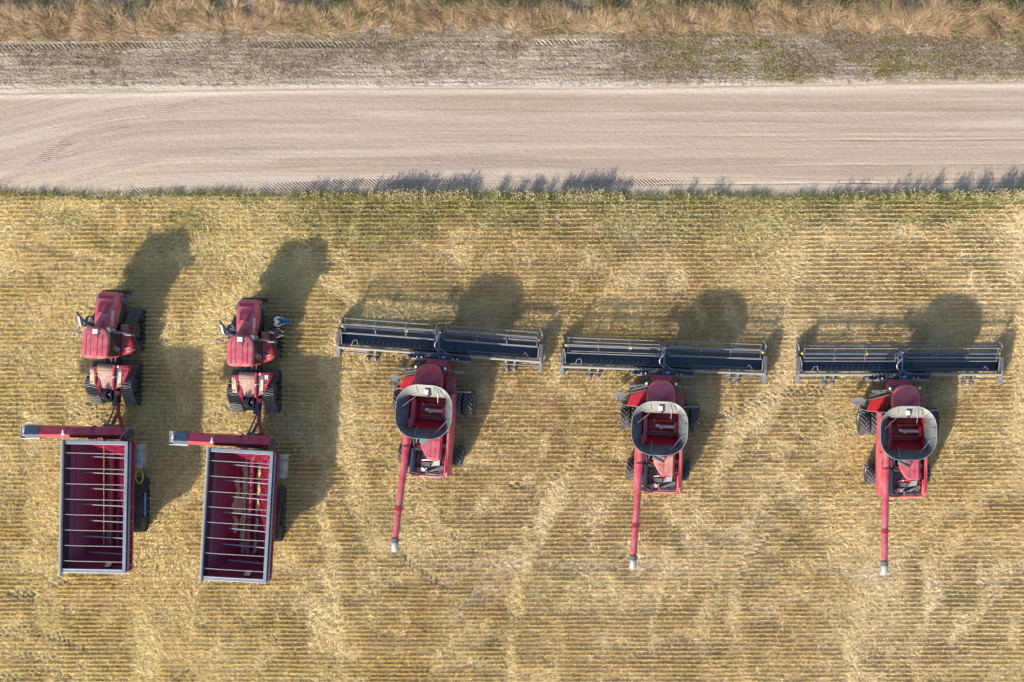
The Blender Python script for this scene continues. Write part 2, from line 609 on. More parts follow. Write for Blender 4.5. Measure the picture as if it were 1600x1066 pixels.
# ---------------------------------------------------------------- maps of the harvested field
TRAMPLED = [  # (points, half width m): where wheels and swaths laid the straw flat
    ([(20, 300), (30, 420), (45, 560), (60, 700), (75, 900), (90, 1180)], 1.1),
    ([(120, 320), (40, 360), (-60, 440)], 1.6),
    ([(262, 520), (285, 640), (255, 800), (300, 960), (330, 1180)], 0.9),
    ([(255, 900), (230, 1000), (225, 1180)], 1.3),
    ([(330, 380), (390, 420), (350, 480), (310, 560)], 1.4),
    ([(120, 600), (135, 660), (110, 760), (60, 880)], 1.2),
    ([(355, 640), (365, 690)], 1.6),
    ([(440, 870), (500, 950), (512, 1180)], 0.8),
    ([(505, 690), (500, 760), (520, 900), (540, 1180)], 0.5),
    ([(560, 480), (520, 580), (540, 700), (590, 860)], 1.0),
    ([(650, 760), (700, 830), (760, 880)], 0.45),
    ([(900, 690), (860, 800), (820, 900), (795, 1000), (790, 1180)], 0.55),
    ([(960, 760), (930, 850), (890, 930), (870, 1060), (860, 1180)], 0.5),
    ([(1075, 780), (1080, 830), (1120, 900), (1105, 1000), (1110, 1180)], 0.75),
    ([(1210, 760), (1170, 820), (1145, 900), (1150, 1000), (1160, 1180)], 0.55),
    ([(1240, 540), (1215, 600), (1180, 660), (1130, 720)], 0.8),
    ([(1345, 830), (1350, 920), (1335, 1000), (1330, 1180)], 0.7),
    ([(1450, 820), (1460, 900), (1430, 1000), (1440, 1180)], 0.6),
    ([(1600, 330), (1580, 420), (1600, 560), (1590, 700)], 0.7),
    ([(700, 470), (640, 480), (560, 490)], 0.8),
    ([(1290, 640), (1310, 720), (1290, 800)], 0.7),
    ([(480, 400), (560, 480)], 0.7),
]
GREY_STRIPS = [  # dusty strips where earth was churned up
    ([(690, 882), (800, 880), (950, 884), (1200, 893), (1600, 898), (1800, 900)], 0.30),
    ([(700, 960), (760, 920), (800, 880)], 0.7),
    ([(340, 905), (460, 895), (600, 890)], 0.5),
    ([(1080, 860), (1180, 815), (1220, 780)], 0.25),
    ([(1350, 905), (1600, 905), (1800, 905)], 0.45),
    ([(1500, 960), (1600, 968), (1800, 970)], 0.25),
]


def dist_poly(x, y, pts):
    p = np.array(pts, float)
    ax, ay = X(p[:, 0]), Y(p[:, 1])
    best = np.full(x.shape, 1e9)
    for i in range(len(ax) - 1):
        vx, vy = ax[i + 1] - ax[i], ay[i + 1] - ay[i]
        L2 = vx * vx + vy * vy
        t = np.clip(((x - ax[i]) * vx + (y - ay[i]) * vy) / L2, 0, 1)
        d = np.hypot(x - ax[i] - t * vx, y - ay[i] - t * vy)
        best = np.minimum(best, d)
    return best


def mess_map(x, y):
    wx = x + 1.8 * (fbm(x * 0.5, y * 0.5, 80) - 0.5)
    wy = y + 1.8 * (fbm(x * 0.5, y * 0.5, 84) - 0.5)
    m = np.zeros_like(x)
    brk = 0.35 + 0.65 * sstep(0.35, 0.6, fbm(x * 0.35, y * 0.35, 82, 3))
    for pts, hw in TRAMPLED:
        d = dist_poly(wx, wy, pts)
        m = np.maximum(m, (1 - sstep(hw * 0.3, hw * 1.4, d)) * brk)
    left = 1 - sstep(X(480), X(640), x)
    n = fbm(x * 0.16, y * 0.11, 88, 4)
    m = np.maximum(m, sstep(0.50, 0.72, n + 0.08 * left) * 0.5)
    n2 = fbm(x * 0.9, y * 0.5, 90, 3)
    m = np.maximum(m, sstep(0.60, 0.74, n2) * 0.6)
    return np.clip(m, 0, 1)


def grey_map(x, y):
    m = np.zeros_like(x)
    wy = y + 0.35 * (fbm(x * 0.7, y * 0.7, 95) - 0.5)
    for pts, hw in GREY_STRIPS:
        d = dist_poly(x, wy, pts)
        m = np.maximum(m, 1 - sstep(hw * 0.4, hw * 1.5, d))
    return 0.42 * m * sstep(0.3, 0.65, fbm(x * 0.5, y * 1.2, 97))


LUG_PRINTS = [  # deep tyre-lug prints pressed across the rows: points, half width
    ([(-30, 992), (0, 988), (40, 984), (75, 990), (110, 1003), (130, 1016)], 0.30),
    ([(-10, 1062), (30, 1056), (60, 1048), (95, 1054), (125, 1070)], 0.30),
    ([(-20, 1030), (40, 1026), (90, 1030)], 0.22),
    ([(690, 800), (702, 828), (722, 850), (745, 866), (775, 876)], 0.22),
    ([(632, 872), (650, 888), (672, 905), (690, 915)], 0.22),
    ([(1150, 918), (1158, 885), (1175, 860), (1195, 838)], 0.26),
    ([(1130, 652), (1180, 628), (1225, 612), (1290, 610)], 0.3),
    ([(20, 930), (60, 920), (100, 905)], 0.3),
    ([(110, 650), (140, 636), (165, 650)], 0.35),
    ([(335, 655), (350, 640), (372, 650)], 0.35),
    ([(800, 760), (860, 748), (905, 720), (930, 700)], 0.24),
]


def lug_bars(x, y):
    m = np.zeros_like(x)
    for pts, hw in LUG_PRINTS:
        p = np.array(pts, float)
        ax, ay = X(p[:, 0]), Y(p[:, 1])
        lim = (x > ax.min() - 1) & (x < ax.max() + 1) & (y > ay.min() - 1) & (y < ay.max() + 1)
        if not lim.any():
            continue
        xs_, ys_ = x[lim], y[lim]
        best = np.full(xs_.shape, 1e9)
        arc = np.zeros(xs_.shape)
        sgn = np.zeros(xs_.shape)
        L0 = 0.0
        for i in range(len(ax) - 1):
            vx, vy = ax[i + 1] - ax[i], ay[i + 1] - ay[i]
            ln_ = math.hypot(vx, vy)
            t = np.clip(((xs_ - ax[i]) * vx + (ys_ - ay[i]) * vy) / ln_ ** 2, 0, 1)
            dx_, dy_ = xs_ - ax[i] - t * vx, ys_ - ay[i] - t * vy
            d = np.hypot(dx_, dy_)
            up = d < best
            best = np.where(up, d, best)
            arc = np.where(up, L0 + t * ln_, arc)
            sgn = np.where(up, (vx * dy_ - vy * dx_) / ln_, sgn)
            L0 += ln_
        bars = sstep(-0.1, 0.35, np.sin(2 * PI * (arc + sgn * 0.7) / 0.40 + 1.5 * (vnoise(xs_ * 2, ys_ * 2, 98) - 0.5)))
        v = bars * (1 - sstep(hw * 1.1, hw * 1.35, best)) * sstep(0.22, 0.42, fbm(xs_ * 0.9, ys_ * 0.9, 99, 2))
        m[lim] = np.maximum(m[lim], v)
    return m


def green_map(x, y):
    top = sstep(Y(430), Y(312), y)
    g = sstep(0.45, 0.68, fbm(x * 0.22, y * 0.45, 100, 4) + 0.20 * top * sstep(X(350), X(700), x) - 0.02)
    spots = sstep(0.62, 0.74, fbm(x * 0.5, y * 0.5, 105, 3))
    return np.clip(g * (0.10 + 0.9 * top) + spots * 0.28, 0, 1)


def field_c(x, y, z):
    t = sstep(0.3, 0.7, fbm(x * 0.25, y * 0.5, 110, 5))
    c = mixc((0.31, 0.235, 0.125), (0.44, 0.345, 0.195), t)
    c = mixc(c, (0.16, 0.155, 0.06), green_map(x, y) * 0.6)
    c = mixc(c, (0.40, 0.335, 0.265), grey_map(x, y) * 0.9)
    c = mixc(c, (0.46, 0.38, 0.23), mess_map(x, y) * 0.6)
    c = c * (1 - 0.6 * lug_bars(x, y))[..., None]
    return c


def field_h(x, y):
    return 0.0 + 0.05 * (fbm(x * 0.8, y * 0.8, 112, 4) - 0.5) - 0.02 * np.cos(2 * PI * y / 0.31)


fx = np.arange(-46, 46.01, 0.10)
grid_sheet('stubble_field_soil', fx, np.full_like(fx, -31.0), road_bot(fx) - 0.2, 520, field_h, field_c, M['field_soil'], 'structure')

# the land all round, out to the horizon
gm = bpy.data.materials.new('far_farmland')
nt, N_, L_, b_ = nodes_of(gm)
tc_ = N_.new('ShaderNodeTexCoord')
nz_ = N_.new('ShaderNodeTexNoise')
nz_.inputs['Scale'].default_value = 0.08
nz_.inputs['Detail'].default_value = 9
L_.new(tc_.outputs['Object'], nz_.inputs['Vector'])
cr_ = N_.new('ShaderNodeValToRGB')
cr_.color_ramp.elements[0].color = (0.24, 0.18, 0.09, 1)
cr_.color_ramp.elements[1].color = (0.42, 0.32, 0.17, 1)
L_.new(nz_.outputs['Fac'], cr_.inputs['Fac'])
L_.new(cr_.outputs['Color'], b_.inputs['Base Color'])
b_.inputs['Roughness'].default_value = 0.95
mb = MB()
mb.add([(-4000, -4000, -0.3), (4000, -4000, -0.3), (4000, 4000, -0.3), (-4000, 4000, -0.3)], [(0, 1, 2, 3)])
tag(mb.build('ground', gm, recalc=False), kind='structure')


# ---------------------------------------------------------------- blades
def blades(pos, length, width, az, tilt, col, seg=1, droop=0.0, twist=None):
    """pos (n,3); az direction the blade leans to; tilt from vertical (rad). Returns verts, loops, sizes, colours."""
    n = len(pos)
    d = np.stack([np.sin(tilt) * np.cos(az), np.sin(tilt) * np.sin(az), np.cos(tilt)], -1)
    tw = rng.random(n) * PI if twist is None else twist
    s0 = np.stack([-np.sin(az), np.cos(az), np.zeros(n)], -1)
    u0 = np.cross(d, s0)
    side = s0 * np.cos(tw)[:, None] + u0 * np.sin(tw)[:, None]
    w = (np.asarray(width) * 0.5)
    w = np.broadcast_to(w, (n,))[:, None]
    Ln = np.broadcast_to(np.asarray(length), (n,))[:, None]
    if seg == 1:
        a = pos - side * w
        b = pos + side * w
        c = pos + d * Ln + side * w * 0.55
        e = pos + d * Ln - side * w * 0.55
        V = np.stack([a, b, c, e], 1).reshape(-1, 3)
        loops = np.arange(4 * n)
        sizes = np.full(n, 4)
        cc = np.repeat(col, 4, 0)
        return V, loops, sizes, cc
    h = np.stack([np.cos(az), np.sin(az), np.zeros(n)], -1)
    mid = pos + d * Ln * 0.55
    d2 = d + h * np.asarray(droop).reshape(-1, 1) - np.array([0, 0, 1]) * np.asarray(droop).reshape(-1, 1) * 0.6
    d2 /= np.linalg.norm(d2, axis=1, keepdims=True)
    tip = mid + d2 * Ln * 0.5
    V = np.stack([pos - side * w, pos + side * w, mid + side * w * 0.8, mid - side * w * 0.8, tip], 1).reshape(-1, 3)
    base = np.arange(n)[:, None] * 5
    loops = (base + np.array([0, 1, 2, 3, 3, 2, 4])[None, :]).ravel()
    sizes = np.tile([4, 3], n)
    cc = np.repeat(col, 5, 0)
    return V, loops, sizes, cc


class Heap:
    def __init__(self):
        self.V = []
        self.L = []
        self.S = []
        self.Cc = []
        self.n = 0

    def add(self, V, L, Sz, Cc):
        self.V.append(V)
        self.L.append(L + self.n)
        self.S.append(Sz)
        self.Cc.append(Cc)
        self.n += len(V)

    def build(self, name, mat, label):
        return np_mesh(name, np.concatenate(self.V), np.concatenate(self.L), np.concatenate(self.S), np.concatenate(self.Cc), mat, 'stuff', label)


def jitter_col(base, n, amt=0.18, hue=0.06):
    k = 1 + amt * (rng.random((n, 1)) * 2 - 1)
    h = 1 + hue * (rng.random((n, 3)) * 2 - 1)
    return np.clip(base * k * h, 0.005, 0.95)


def straw_colour(x, y):
    left = 1 - sstep(X(300), X(900), x)
    n = fbm(x * 0.12, y * 0.16, 120, 4)
    c = mixc((0.80, 0.65, 0.35), (0.84, 0.70, 0.45), sstep(0.35, 0.65, n))
    c = mixc(c, (0.82, 0.685, 0.32), left * 0.75)
    c = mixc(c, (0.76, 0.56, 0.24), sstep(0.56, 0.72, fbm(x * 0.3, y * 0.22, 125, 4)) * 0.4)
    c = mixc(c, (0.40, 0.38, 0.13), green_map(x, y) * 0.4)
    c = mixc(c, (0.52, 0.45, 0.37), grey_map(x, y) * 0.6)
    return c


PITCH = 0.31
XL, XR = -44.0, 44.0
YB = -30.0

hp = Heap()
# --- standing stubble in drilled rows
rows = np.arange(int(YB / PITCH), int(Y(306) / PITCH) + 1)
step = 0.085
xs = np.arange(XL, XR, step)
RX = np.repeat(xs[None, :], len(rows), 0)
RY = np.repeat((rows * PITCH)[:, None], len(xs), 1)
RX = (RX + (rng.random(RX.shape) - 0.5) * step).ravel()
RY = RY.ravel() + 0.10 * (fbm(RX * 0.35, RY.ravel() * 0.7, 130, 2) - 0.5)
keep = RY < road_bot(RX) - 0.25
RX, RY = RX[keep], RY[keep]
mess = mess_map(RX, RY)
grey = grey_map(RX, RY)
lugb = lug_bars(RX, RY)
vig = sstep(0.25, 0.6, fbm(RX * 0.5, RY * 1.0, 132, 3))
brk_ = sstep(0.20, 0.42, fbm(RX * 1.6, RY * 3.1, 134, 2))
for k in range(7):
    p = (0.97 - 0.66 * mess) * (0.78 + 0.3 * vig) * (0.35 + 0.65 * brk_) * (1 - 0.75 * grey) * (1 - 0.92 * lugb)
    sel = rng.random(len(RX)) < p
    x = RX[sel] + (rng.random(sel.sum()) - 0.5) * 0.09
    y = RY[sel] + rng.normal(0, 0.019, sel.sum())
    n = len(x)
    ms = mess[sel]
    hgt = (0.18 + 0.09 * rng.random(n)) * (1 - 0.35 * ms) * (0.8 + 0.35 * vig[sel])
    tilt = np.abs(rng.normal(0.25 + 0.3 * ms, 0.25 + 0.3 * ms, n))
    az = np.where(rng.random(n) < 0.8, np.where(rng.random(n) < 0.5, 0.0, PI) + rng.normal(0, 0.4, n), rng.random(n) * 2 * PI)
    pos = np.stack([x, y, np.full(n, -0.02)], -1)
    col = jitter_col(straw_colour(x, y), n, 0.22, 0.06)
    hp.add(*blades(pos, hgt, 0.026 + 0.018 * rng.random(n), az, tilt, col))
stub = hp.build('stubble', M['straw'], 'pale golden cereal stubble standing in long straight rows across the field')

# --- loose straw and chaff lying between and over the rows
hp = Heap()
N1 = 560000
x = rng.uniform(XL, XR, N1)
y = rng.uniform(YB, Y(300), N1)
ms = mess_map(x, y)
gr = grey_map(x, y)
p = (0.13 + 0.95 * ms) * (1 - 0.9 * lug_bars(x, y)) * (1 - 0.5 * gr) * (0.6 + 0.6 * fbm(x * 1.2, y * 1.2, 140, 3))
sel = (rng.random(N1) < p) & (y < road_bot(x) - 0.15)
x, y, ms = x[sel], y[sel], ms[sel]
n = len(x)
flow = 2 * PI * fbm(x * 0.16, y * 0.16, 145, 2) * 1.2 + rng.normal(0, 0.9, n)
az = flow
tilt = R(90) - np.abs(rng.normal(0.18, 0.22, n))
pos = np.stack([x, y, 0.01 + 0.12 * rng.random(n) * (0.4 + 0.6 * ms)], -1)
col = jitter_col(straw_colour(x, y) * np.array([1.02, 1.0, 1.0]), n, 0.2, 0.05)
hp.add(*blades(pos, 0.14 + 0.24 * rng.random(n), 0.018 + 0.018 * rng.random(n), az, tilt, col))
hp.build('loose_straw', M['straw'], 'loose cut straw lying flat in wheel tracks and swaths on the stubble')

# --- low green weeds coming up through the stubble
hp = Heap()
N1 = 220000
x = rng.uniform(XL, XR, N1)
y = rng.uniform(YB, Y(302), N1)
g = green_map(x, y)
sel = (rng.random(N1) < g * 0.75) & (y < road_bot(x) - 0.1)
x, y = x[sel], y[sel]
n = len(x)
az = rng.random(n) * 2 * PI
tilt = R(25) + R(50) * rng.random(n)
pos = np.stack([x, y, np.full(n, 0.0)], -1)
base = np.where(rng.random(n)[:, None] < 0.55, np.array([[0.125, 0.185, 0.05]]), np.array([[0.25, 0.26, 0.065]]))
col = jitter_col(base, n, 0.3, 0.1)
hp.add(*blades(pos, 0.09 + 0.13 * rng.random(n), 0.04 + 0.03 * rng.random(n), az, tilt, col))
hp.build('field_weeds', M['leaf'], 'low green weeds growing among the stubble rows, thickest near the road')


# ---------------------------------------------------------------- tall grass between field and road
def edge_height(x):
    pts = [(-200, .35), (0, .28), (60, .36), (110, .30), (160, .14), (210, .28), (300, .30), (420, .38), (480, .5), (560, .55), (640, .75), (730, .85), (745, .55), (765, .25),
           (775, .6), (860, .7), (965, .85), (985, .3), (1030, .3), (1060, .7), (1110, .55), (1150, .35), (1260, .45), (1330, .5), (1390, .6), (1430, .75), (1520, .9), (1600, .95), (1800, .8)]
    p = np.array(pts)
    return np.interp(x, X(p[:, 0]), p[:, 1])


hp = Heap()
N1 = 90000
x = rng.uniform(XL, XR, N1)
cl = 0.5 * fbm(x * 0.7, x * 0 + 3, 150, 3) + 0.5 * fbm(x * 4.5, x * 0 + 3, 154, 2)
y = road_bot(x) - 0.12 + rng.normal(0, 0.19, N1) - 0.15 * rng.random(N1)
eh = edge_height(x) * (0.55 + 0.65 * sstep(0.3, 0.7, cl))
sel = rng.random(N1) < np.clip(0.15 + 0.7 * eh, 0, 1)
x, y, eh = x[sel], y[sel], eh[sel]
n = len(x)
hgt = 0.86 * eh * (0.30 + 0.85 * rng.random(n) ** 1.7) + 0.05
az = rng.normal(PI / 2 - 0.3, 1.4, n)
tilt = np.abs(rng.normal(0.22, 0.2, n))
pos = np.stack([x, y, np.full(n, 0.0)], -1)
kind = rng.random(n)[:, None]
mixn = (0.35 * sstep(0.35, 0.65, fbm(x * 0.12, x * 0, 152, 3)) + 0.75 * sstep(X(480), X(900), x))[:, None]
yel = np.array([[0.45, 0.40, 0.12]])
grn = np.array([[0.17, 0.235, 0.06]])
dry = np.array([[0.50, 0.40, 0.21]])
base = np.where(kind < 0.35 + 0.35 * mixn, grn, np.where(kind < 0.72, yel, dry))
hp.add(*blades(pos, hgt, 0.014 + 0.014 * rng.random(n), az, tilt, jitter_col(base, n, 0.25, 0.08), seg=2, droop=np.full(n, 0.25)))
# pale seed heads on the taller stalks
tall = hgt > 0.5
xh, yh, hh = x[tall], y[tall], hgt[tall]
m = len(xh)
ph = np.stack([xh + 0.15 * hh * np.cos(az[tall]) * 1.0, yh + 0.15 * hh * np.sin(az[tall]), hh * 0.92], -1)
hp.add(*blades(ph, 0.10 + 0.05 * rng.random(m), 0.035, az[tall], tilt[tall] + 0.3, jitter_col(np.tile([[0.55, 0.46, 0.30]], (m, 1)), m, 0.2, 0.06)))
hp.build('edge_grass', M['leaf'], 'strip of tall yellow-green grass growing between the stubble and the dirt road')

# ---------------------------------------------------------------- dry grass bank along the top
hp = Heap()
NT = 1500
tx = rng.uniform(XL, XR, NT)
lowedge = Y(50) + 0.35 * (fbm(tx * 0.35, tx * 0, 160, 3) - 0.5) * 2 - 0.35 * sstep(X(300), X(0), tx)
ty = lowedge + rng.random(NT) ** 0.9 * 1.75
ok_ = fbm(tx * 0.9, ty * 1.4, 163, 3) > 0.36
tx, ty = tx[ok_], ty[ok_]
NT = len(tx)
tl = rng.random(NT)
blx = []
for i in range(NT):
    k = int(110 + 110 * tl[i])
    caz = PI * 0.5 + 5.0 * (fbm(tx[i] * 0.5, ty[i] * 0.5, 161, 2) - 0.5) + rng.normal(0, 0.35)
    r = 0.22 * np.sqrt(rng.random(k))
    a = rng.random(k) * 2 * PI
    bx_ = tx[i] + r * np.cos(a)
    by_ = ty[i] + r * np.sin(a)
    az = np.where(rng.random(k) < 0.8, caz + rng.normal(0, 0.5, k), a)
    tilt = np.abs(rng.normal(1.0, 0.28, k))
    ln = (0.45 + 0.65 * rng.random(k)) * (0.7 + 0.6 * tl[i])
    tone = rng.random()
    base = np.array([[0.42, 0.29, 0.165]]) * (1 - tone) + np.array([[0.58, 0.44, 0.285]]) * tone
    if rng.random() < 0.25:
        base = np.array([[0.33, 0.24, 0.145]])
    if rng.random() < 0.07:
        base = np.array([[0.26, 0.25, 0.09]])
    blx.append((np.stack([bx_, by_, np.full(k, 0.0)], -1), ln, az, tilt, jitter_col(np.repeat(base, k, 0), k, 0.22, 0.05)))
pos = np.concatenate([b[0] for b in blx])
ln = np.concatenate([b[1] for b in blx])
az = np.concatenate([b[2] for b in blx])
tilt = np.concatenate([b[3] for b in blx])
col = np.concatenate([b[4] for b in blx])
hp.add(*blades(pos, ln, 0.011 + 0.010 * rng.random(len(ln)), az, tilt, col, seg=2, droop=0.2 + 0.6 * rng.random(len(ln))))
hp.build('dry_grass', M['straw'], 'bank of tall dry tan grass in matted tussocks beyond the verge')

# dark green growth behind the dry grass
hp = Heap()
NT = 420
tx = rng.uniform(XL, XR, NT)
ty = Y(13) + 1.0 * (fbm(tx * 0.3, tx * 0, 165, 3) - 0.6) + rng.random(NT) * 3.2
tz = 0.25 + 0.35 * rng.random(NT)
pos, ln, az, tilt, col = [], [], [], [], []
for i in range(NT):
    k = 130
    q = rng.normal(0, 1, (k, 3)) * np.array([0.32, 0.30, 0.18])
    pos.append(np.array([tx[i], ty[i], tz[i]]) + q)
    ln.append(0.06 + 0.08 * rng.random(k))
    az.append(rng.random(k) * 2 * PI)
    tilt.append(rng.random(k) * 1.5)
    base = np.array([[0.055, 0.085, 0.025]]) if rng.random() < 0.6 else np.array([[0.11, 0.13, 0.035]])
    if rng.random() < 0.25:
        base = np.array([[0.16, 0.14, 0.10]])
    col.append(jitter_col(np.repeat(base, k, 0), k, 0.3, 0.08))
pos = np.concatenate(pos)
hp.add(*blades(pos, np.concatenate(ln), 0.06, np.concatenate(az), np.concatenate(tilt), np.concatenate(col)))
hp.build('ditch_weeds', M['leaf'], 'dark green weeds massed in the ditch behind the dry grass')

# ---------------------------------------------------------------- weeds, dead stems and stones on the verge
hp = Heap()
N1 = 46000
x = rng.uniform(XL, XR, N1)
y = rng.uniform(Y(135), Y(48), N1)
dn = fbm(x * 0.35, y * 0.9, 170, 4)
right = sstep(X(820), X(1150), x)
upper = sstep(Y(128), Y(100), y)
p = (0.25 + 0.75 * sstep(0.36, 0.60, dn + 0.06 * right)) * (0.35 + 0.65 * upper) * (0.75 + 0.5 * right)
sel = (rng.random(N1) < p) & (y > road_top(x) + 0.15)
x, y, right = x[sel], y[sel], right[sel]
nT = len(x)
k = 9
ang = rng.random((nT, k)) * 2 * PI
px_ = (x[:, None] + 0.07 * np.cos(ang)).ravel()
py_ = (y[:, None] + 0.07 * np.sin(ang)).ravel()
hgtT = 0.04 + 0.13 * rng.random(nT) ** 2 + 0.08 * right * rng.random(nT)
ln = np.repeat(hgtT, k) * (0.6 + 0.6 * rng.random(nT * k))
u = rng.random(nT)
gzone = sstep(0.44, 0.6, fbm(x * 0.22, y * 0.7, 176, 3)) * right + 0.12 * sstep(0.5, 0.62, fbm(x * 0.3, y * 0.6, 179, 3))
g2 = rng.random(nT) < gzone * 0.5
base = np.where((u < 0.45)[:, None], np.array([[0.34, 0.27, 0.20]]), np.where((u < 0.78)[:, None], np.array([[0.48, 0.39, 0.27]]), np.array([[0.36, 0.235, 0.135]])))
v = rng.random(nT)
gcol = np.where((v < 0.55)[:, None], np.array([[0.20, 0.25, 0.06]]), np.where((v < 0.85)[:, None], np.array([[0.36, 0.33, 0.06]]), np.array([[0.55, 0.40, 0.04]])))
base = np.where(g2[:, None], gcol, base)
col = jitter_col(np.repeat(base, k, 0), nT * k, 0.25, 0.07)
hp.add(*blades(np.stack([px_, py_, np.full(nT * k, 0.02)], -1), ln, 0.014 + 0.014 * rng.random(nT * k), ang.ravel(), 0.3 + 0.8 * rng.random(nT * k), col))
hp.build('verge_weeds', M['leaf'], 'short dead stems and scattered green and yellow weeds on the grey verge')

# stones
hp2 = MB()
for i in range(900):
    px_ = rng.uniform(XL, XR)
    py_ = rng.uniform(Y(132), Y(48))
    r = 0.015 + 0.05 * rng.random() ** 3
    a = rng.random() * PI
    pts = []
    for zz, rr in ((0.0, 1.0), (0.6, 0.85), (1.0, 0.35)):
        pts.append([(px_ + r * rr * (1 + 0.25 * rng.normal()) * math.cos(a + j * PI / 3), py_ + r * rr * math.sin(a + j * PI / 3) * 0.8, 0.02 + zz * r) for j in range(6)])
    hp2.loft(pts)
M['stone'] = mat_paint('pale_stone', (0.55, 0.5, 0.44), 0.9, dust=0.3)
tag(hp2.build('gravel', 'stone', recalc=False), 'small pale stones scattered over the grey verge', kind='stuff')
# ================================================================= combine harvester
def rrect(hx, hy, r, n=7, cx=0.0, cy=0.0):
    """rounded rectangle, counter-clockwise"""
    pts = []
    for k, (sx, sy) in enumerate(((1, 1), (-1, 1), (-1, -1), (1, -1))):
        for j in range(n):
            a = PI / 2 * (k + j / (n - 1))
            pts.append((cx + sx * (hx - r) + r * math.cos(a), cy + sy * (hy - r) + r * math.sin(a)))
    return pts


def make_wheel(parent, x, y, r, w, rimr, nl, out):
    """tractor tyre with chevron lugs; out = +1 / -1 side that faces outward"""
    hub = MB()
    hub.cyl((-0.10, 0, 0), (0.12, 0, 0), rimr * 0.45, n=14)
    for k in range(8):
        a = 2 * PI * k / 8
        hub.cyl((0.1, 0.32 * rimr * math.cos(a), 0.32 * rimr * math.sin(a)), (0.16, 0.32 * rimr * math.cos(a), 0.32 * rimr * math.sin(a)), 0.025, n=6)
    wheel = hub.build('wheel', 'grey', parent, (x, y, r), smooth=True)
    if out < 0:
        wheel.rotation_euler = (0, 0, PI)
    rim = MB()
    h = w / 2
    rim.lathe([(0.12, 0.02), (rimr * 0.6, -0.02), (rimr * 0.82, h * 0.35), (rimr, h * 0.55), (rimr * 1.04, h * 0.86), (rimr * 0.98, h * 0.86), (rimr * 0.9, h * 0.5),
               (rimr * 0.9, -h * 0.8), (rimr, -h * 0.86), (rimr, -h * 0.5), (rimr * 0.7, -0.1), (0.12, -0.06)], (0, 0, 0), 28)
    rim.build('rim', 'lgrey', wheel, smooth=True)
    t = MB()
    rt = r - 0.07
    t.lathe([(rimr * 1.0, h * 0.80), (rimr * 1.12, h * 0.97), (r * 0.80, h * 1.0), (rt - 0.05, h * 0.93), (rt, h * 0.72), (rt + 0.01, 0), (rt, -h * 0.72), (rt - 0.05, -h * 0.93),
             (r * 0.80, -h * 1.0), (rimr * 1.12, -h * 0.97), (rimr * 1.0, -h * 0.80)], (0, 0, 0), 40)
    ty = t.build('tyre', 'rubber', wheel, smooth=True)
    lg = MB()
    for k in range(nl):
        for s in (-1, 1):
            a0 = 2 * PI * (k + (0.5 if s < 0 else 0.0)) / nl
            prev = None
            m = 4
            for j in range(m + 1):
                xx = s * h * (0.02 + 0.96 * j / m)
                a = a0 - 0.40 * (j / m) * (1.0 / (r / 0.95))
                drop = 0.05 * (j / m) ** 3
                ri, ro = rt - 0.03 - drop, r - drop
                dw = 0.034 / r
                cur = [(xx, q * math.sin(a + e), q * math.cos(a + e)) for q, e in ((ri, -dw * 1.25), (ri, dw * 1.25), (ro, dw), (ro, -dw))]
                if prev:
                    lg.loft([prev, cur], caps=(j in (1, m)))
                prev = cur
    lg.build('tread', 'rubber_lug', ty)
    return wheel


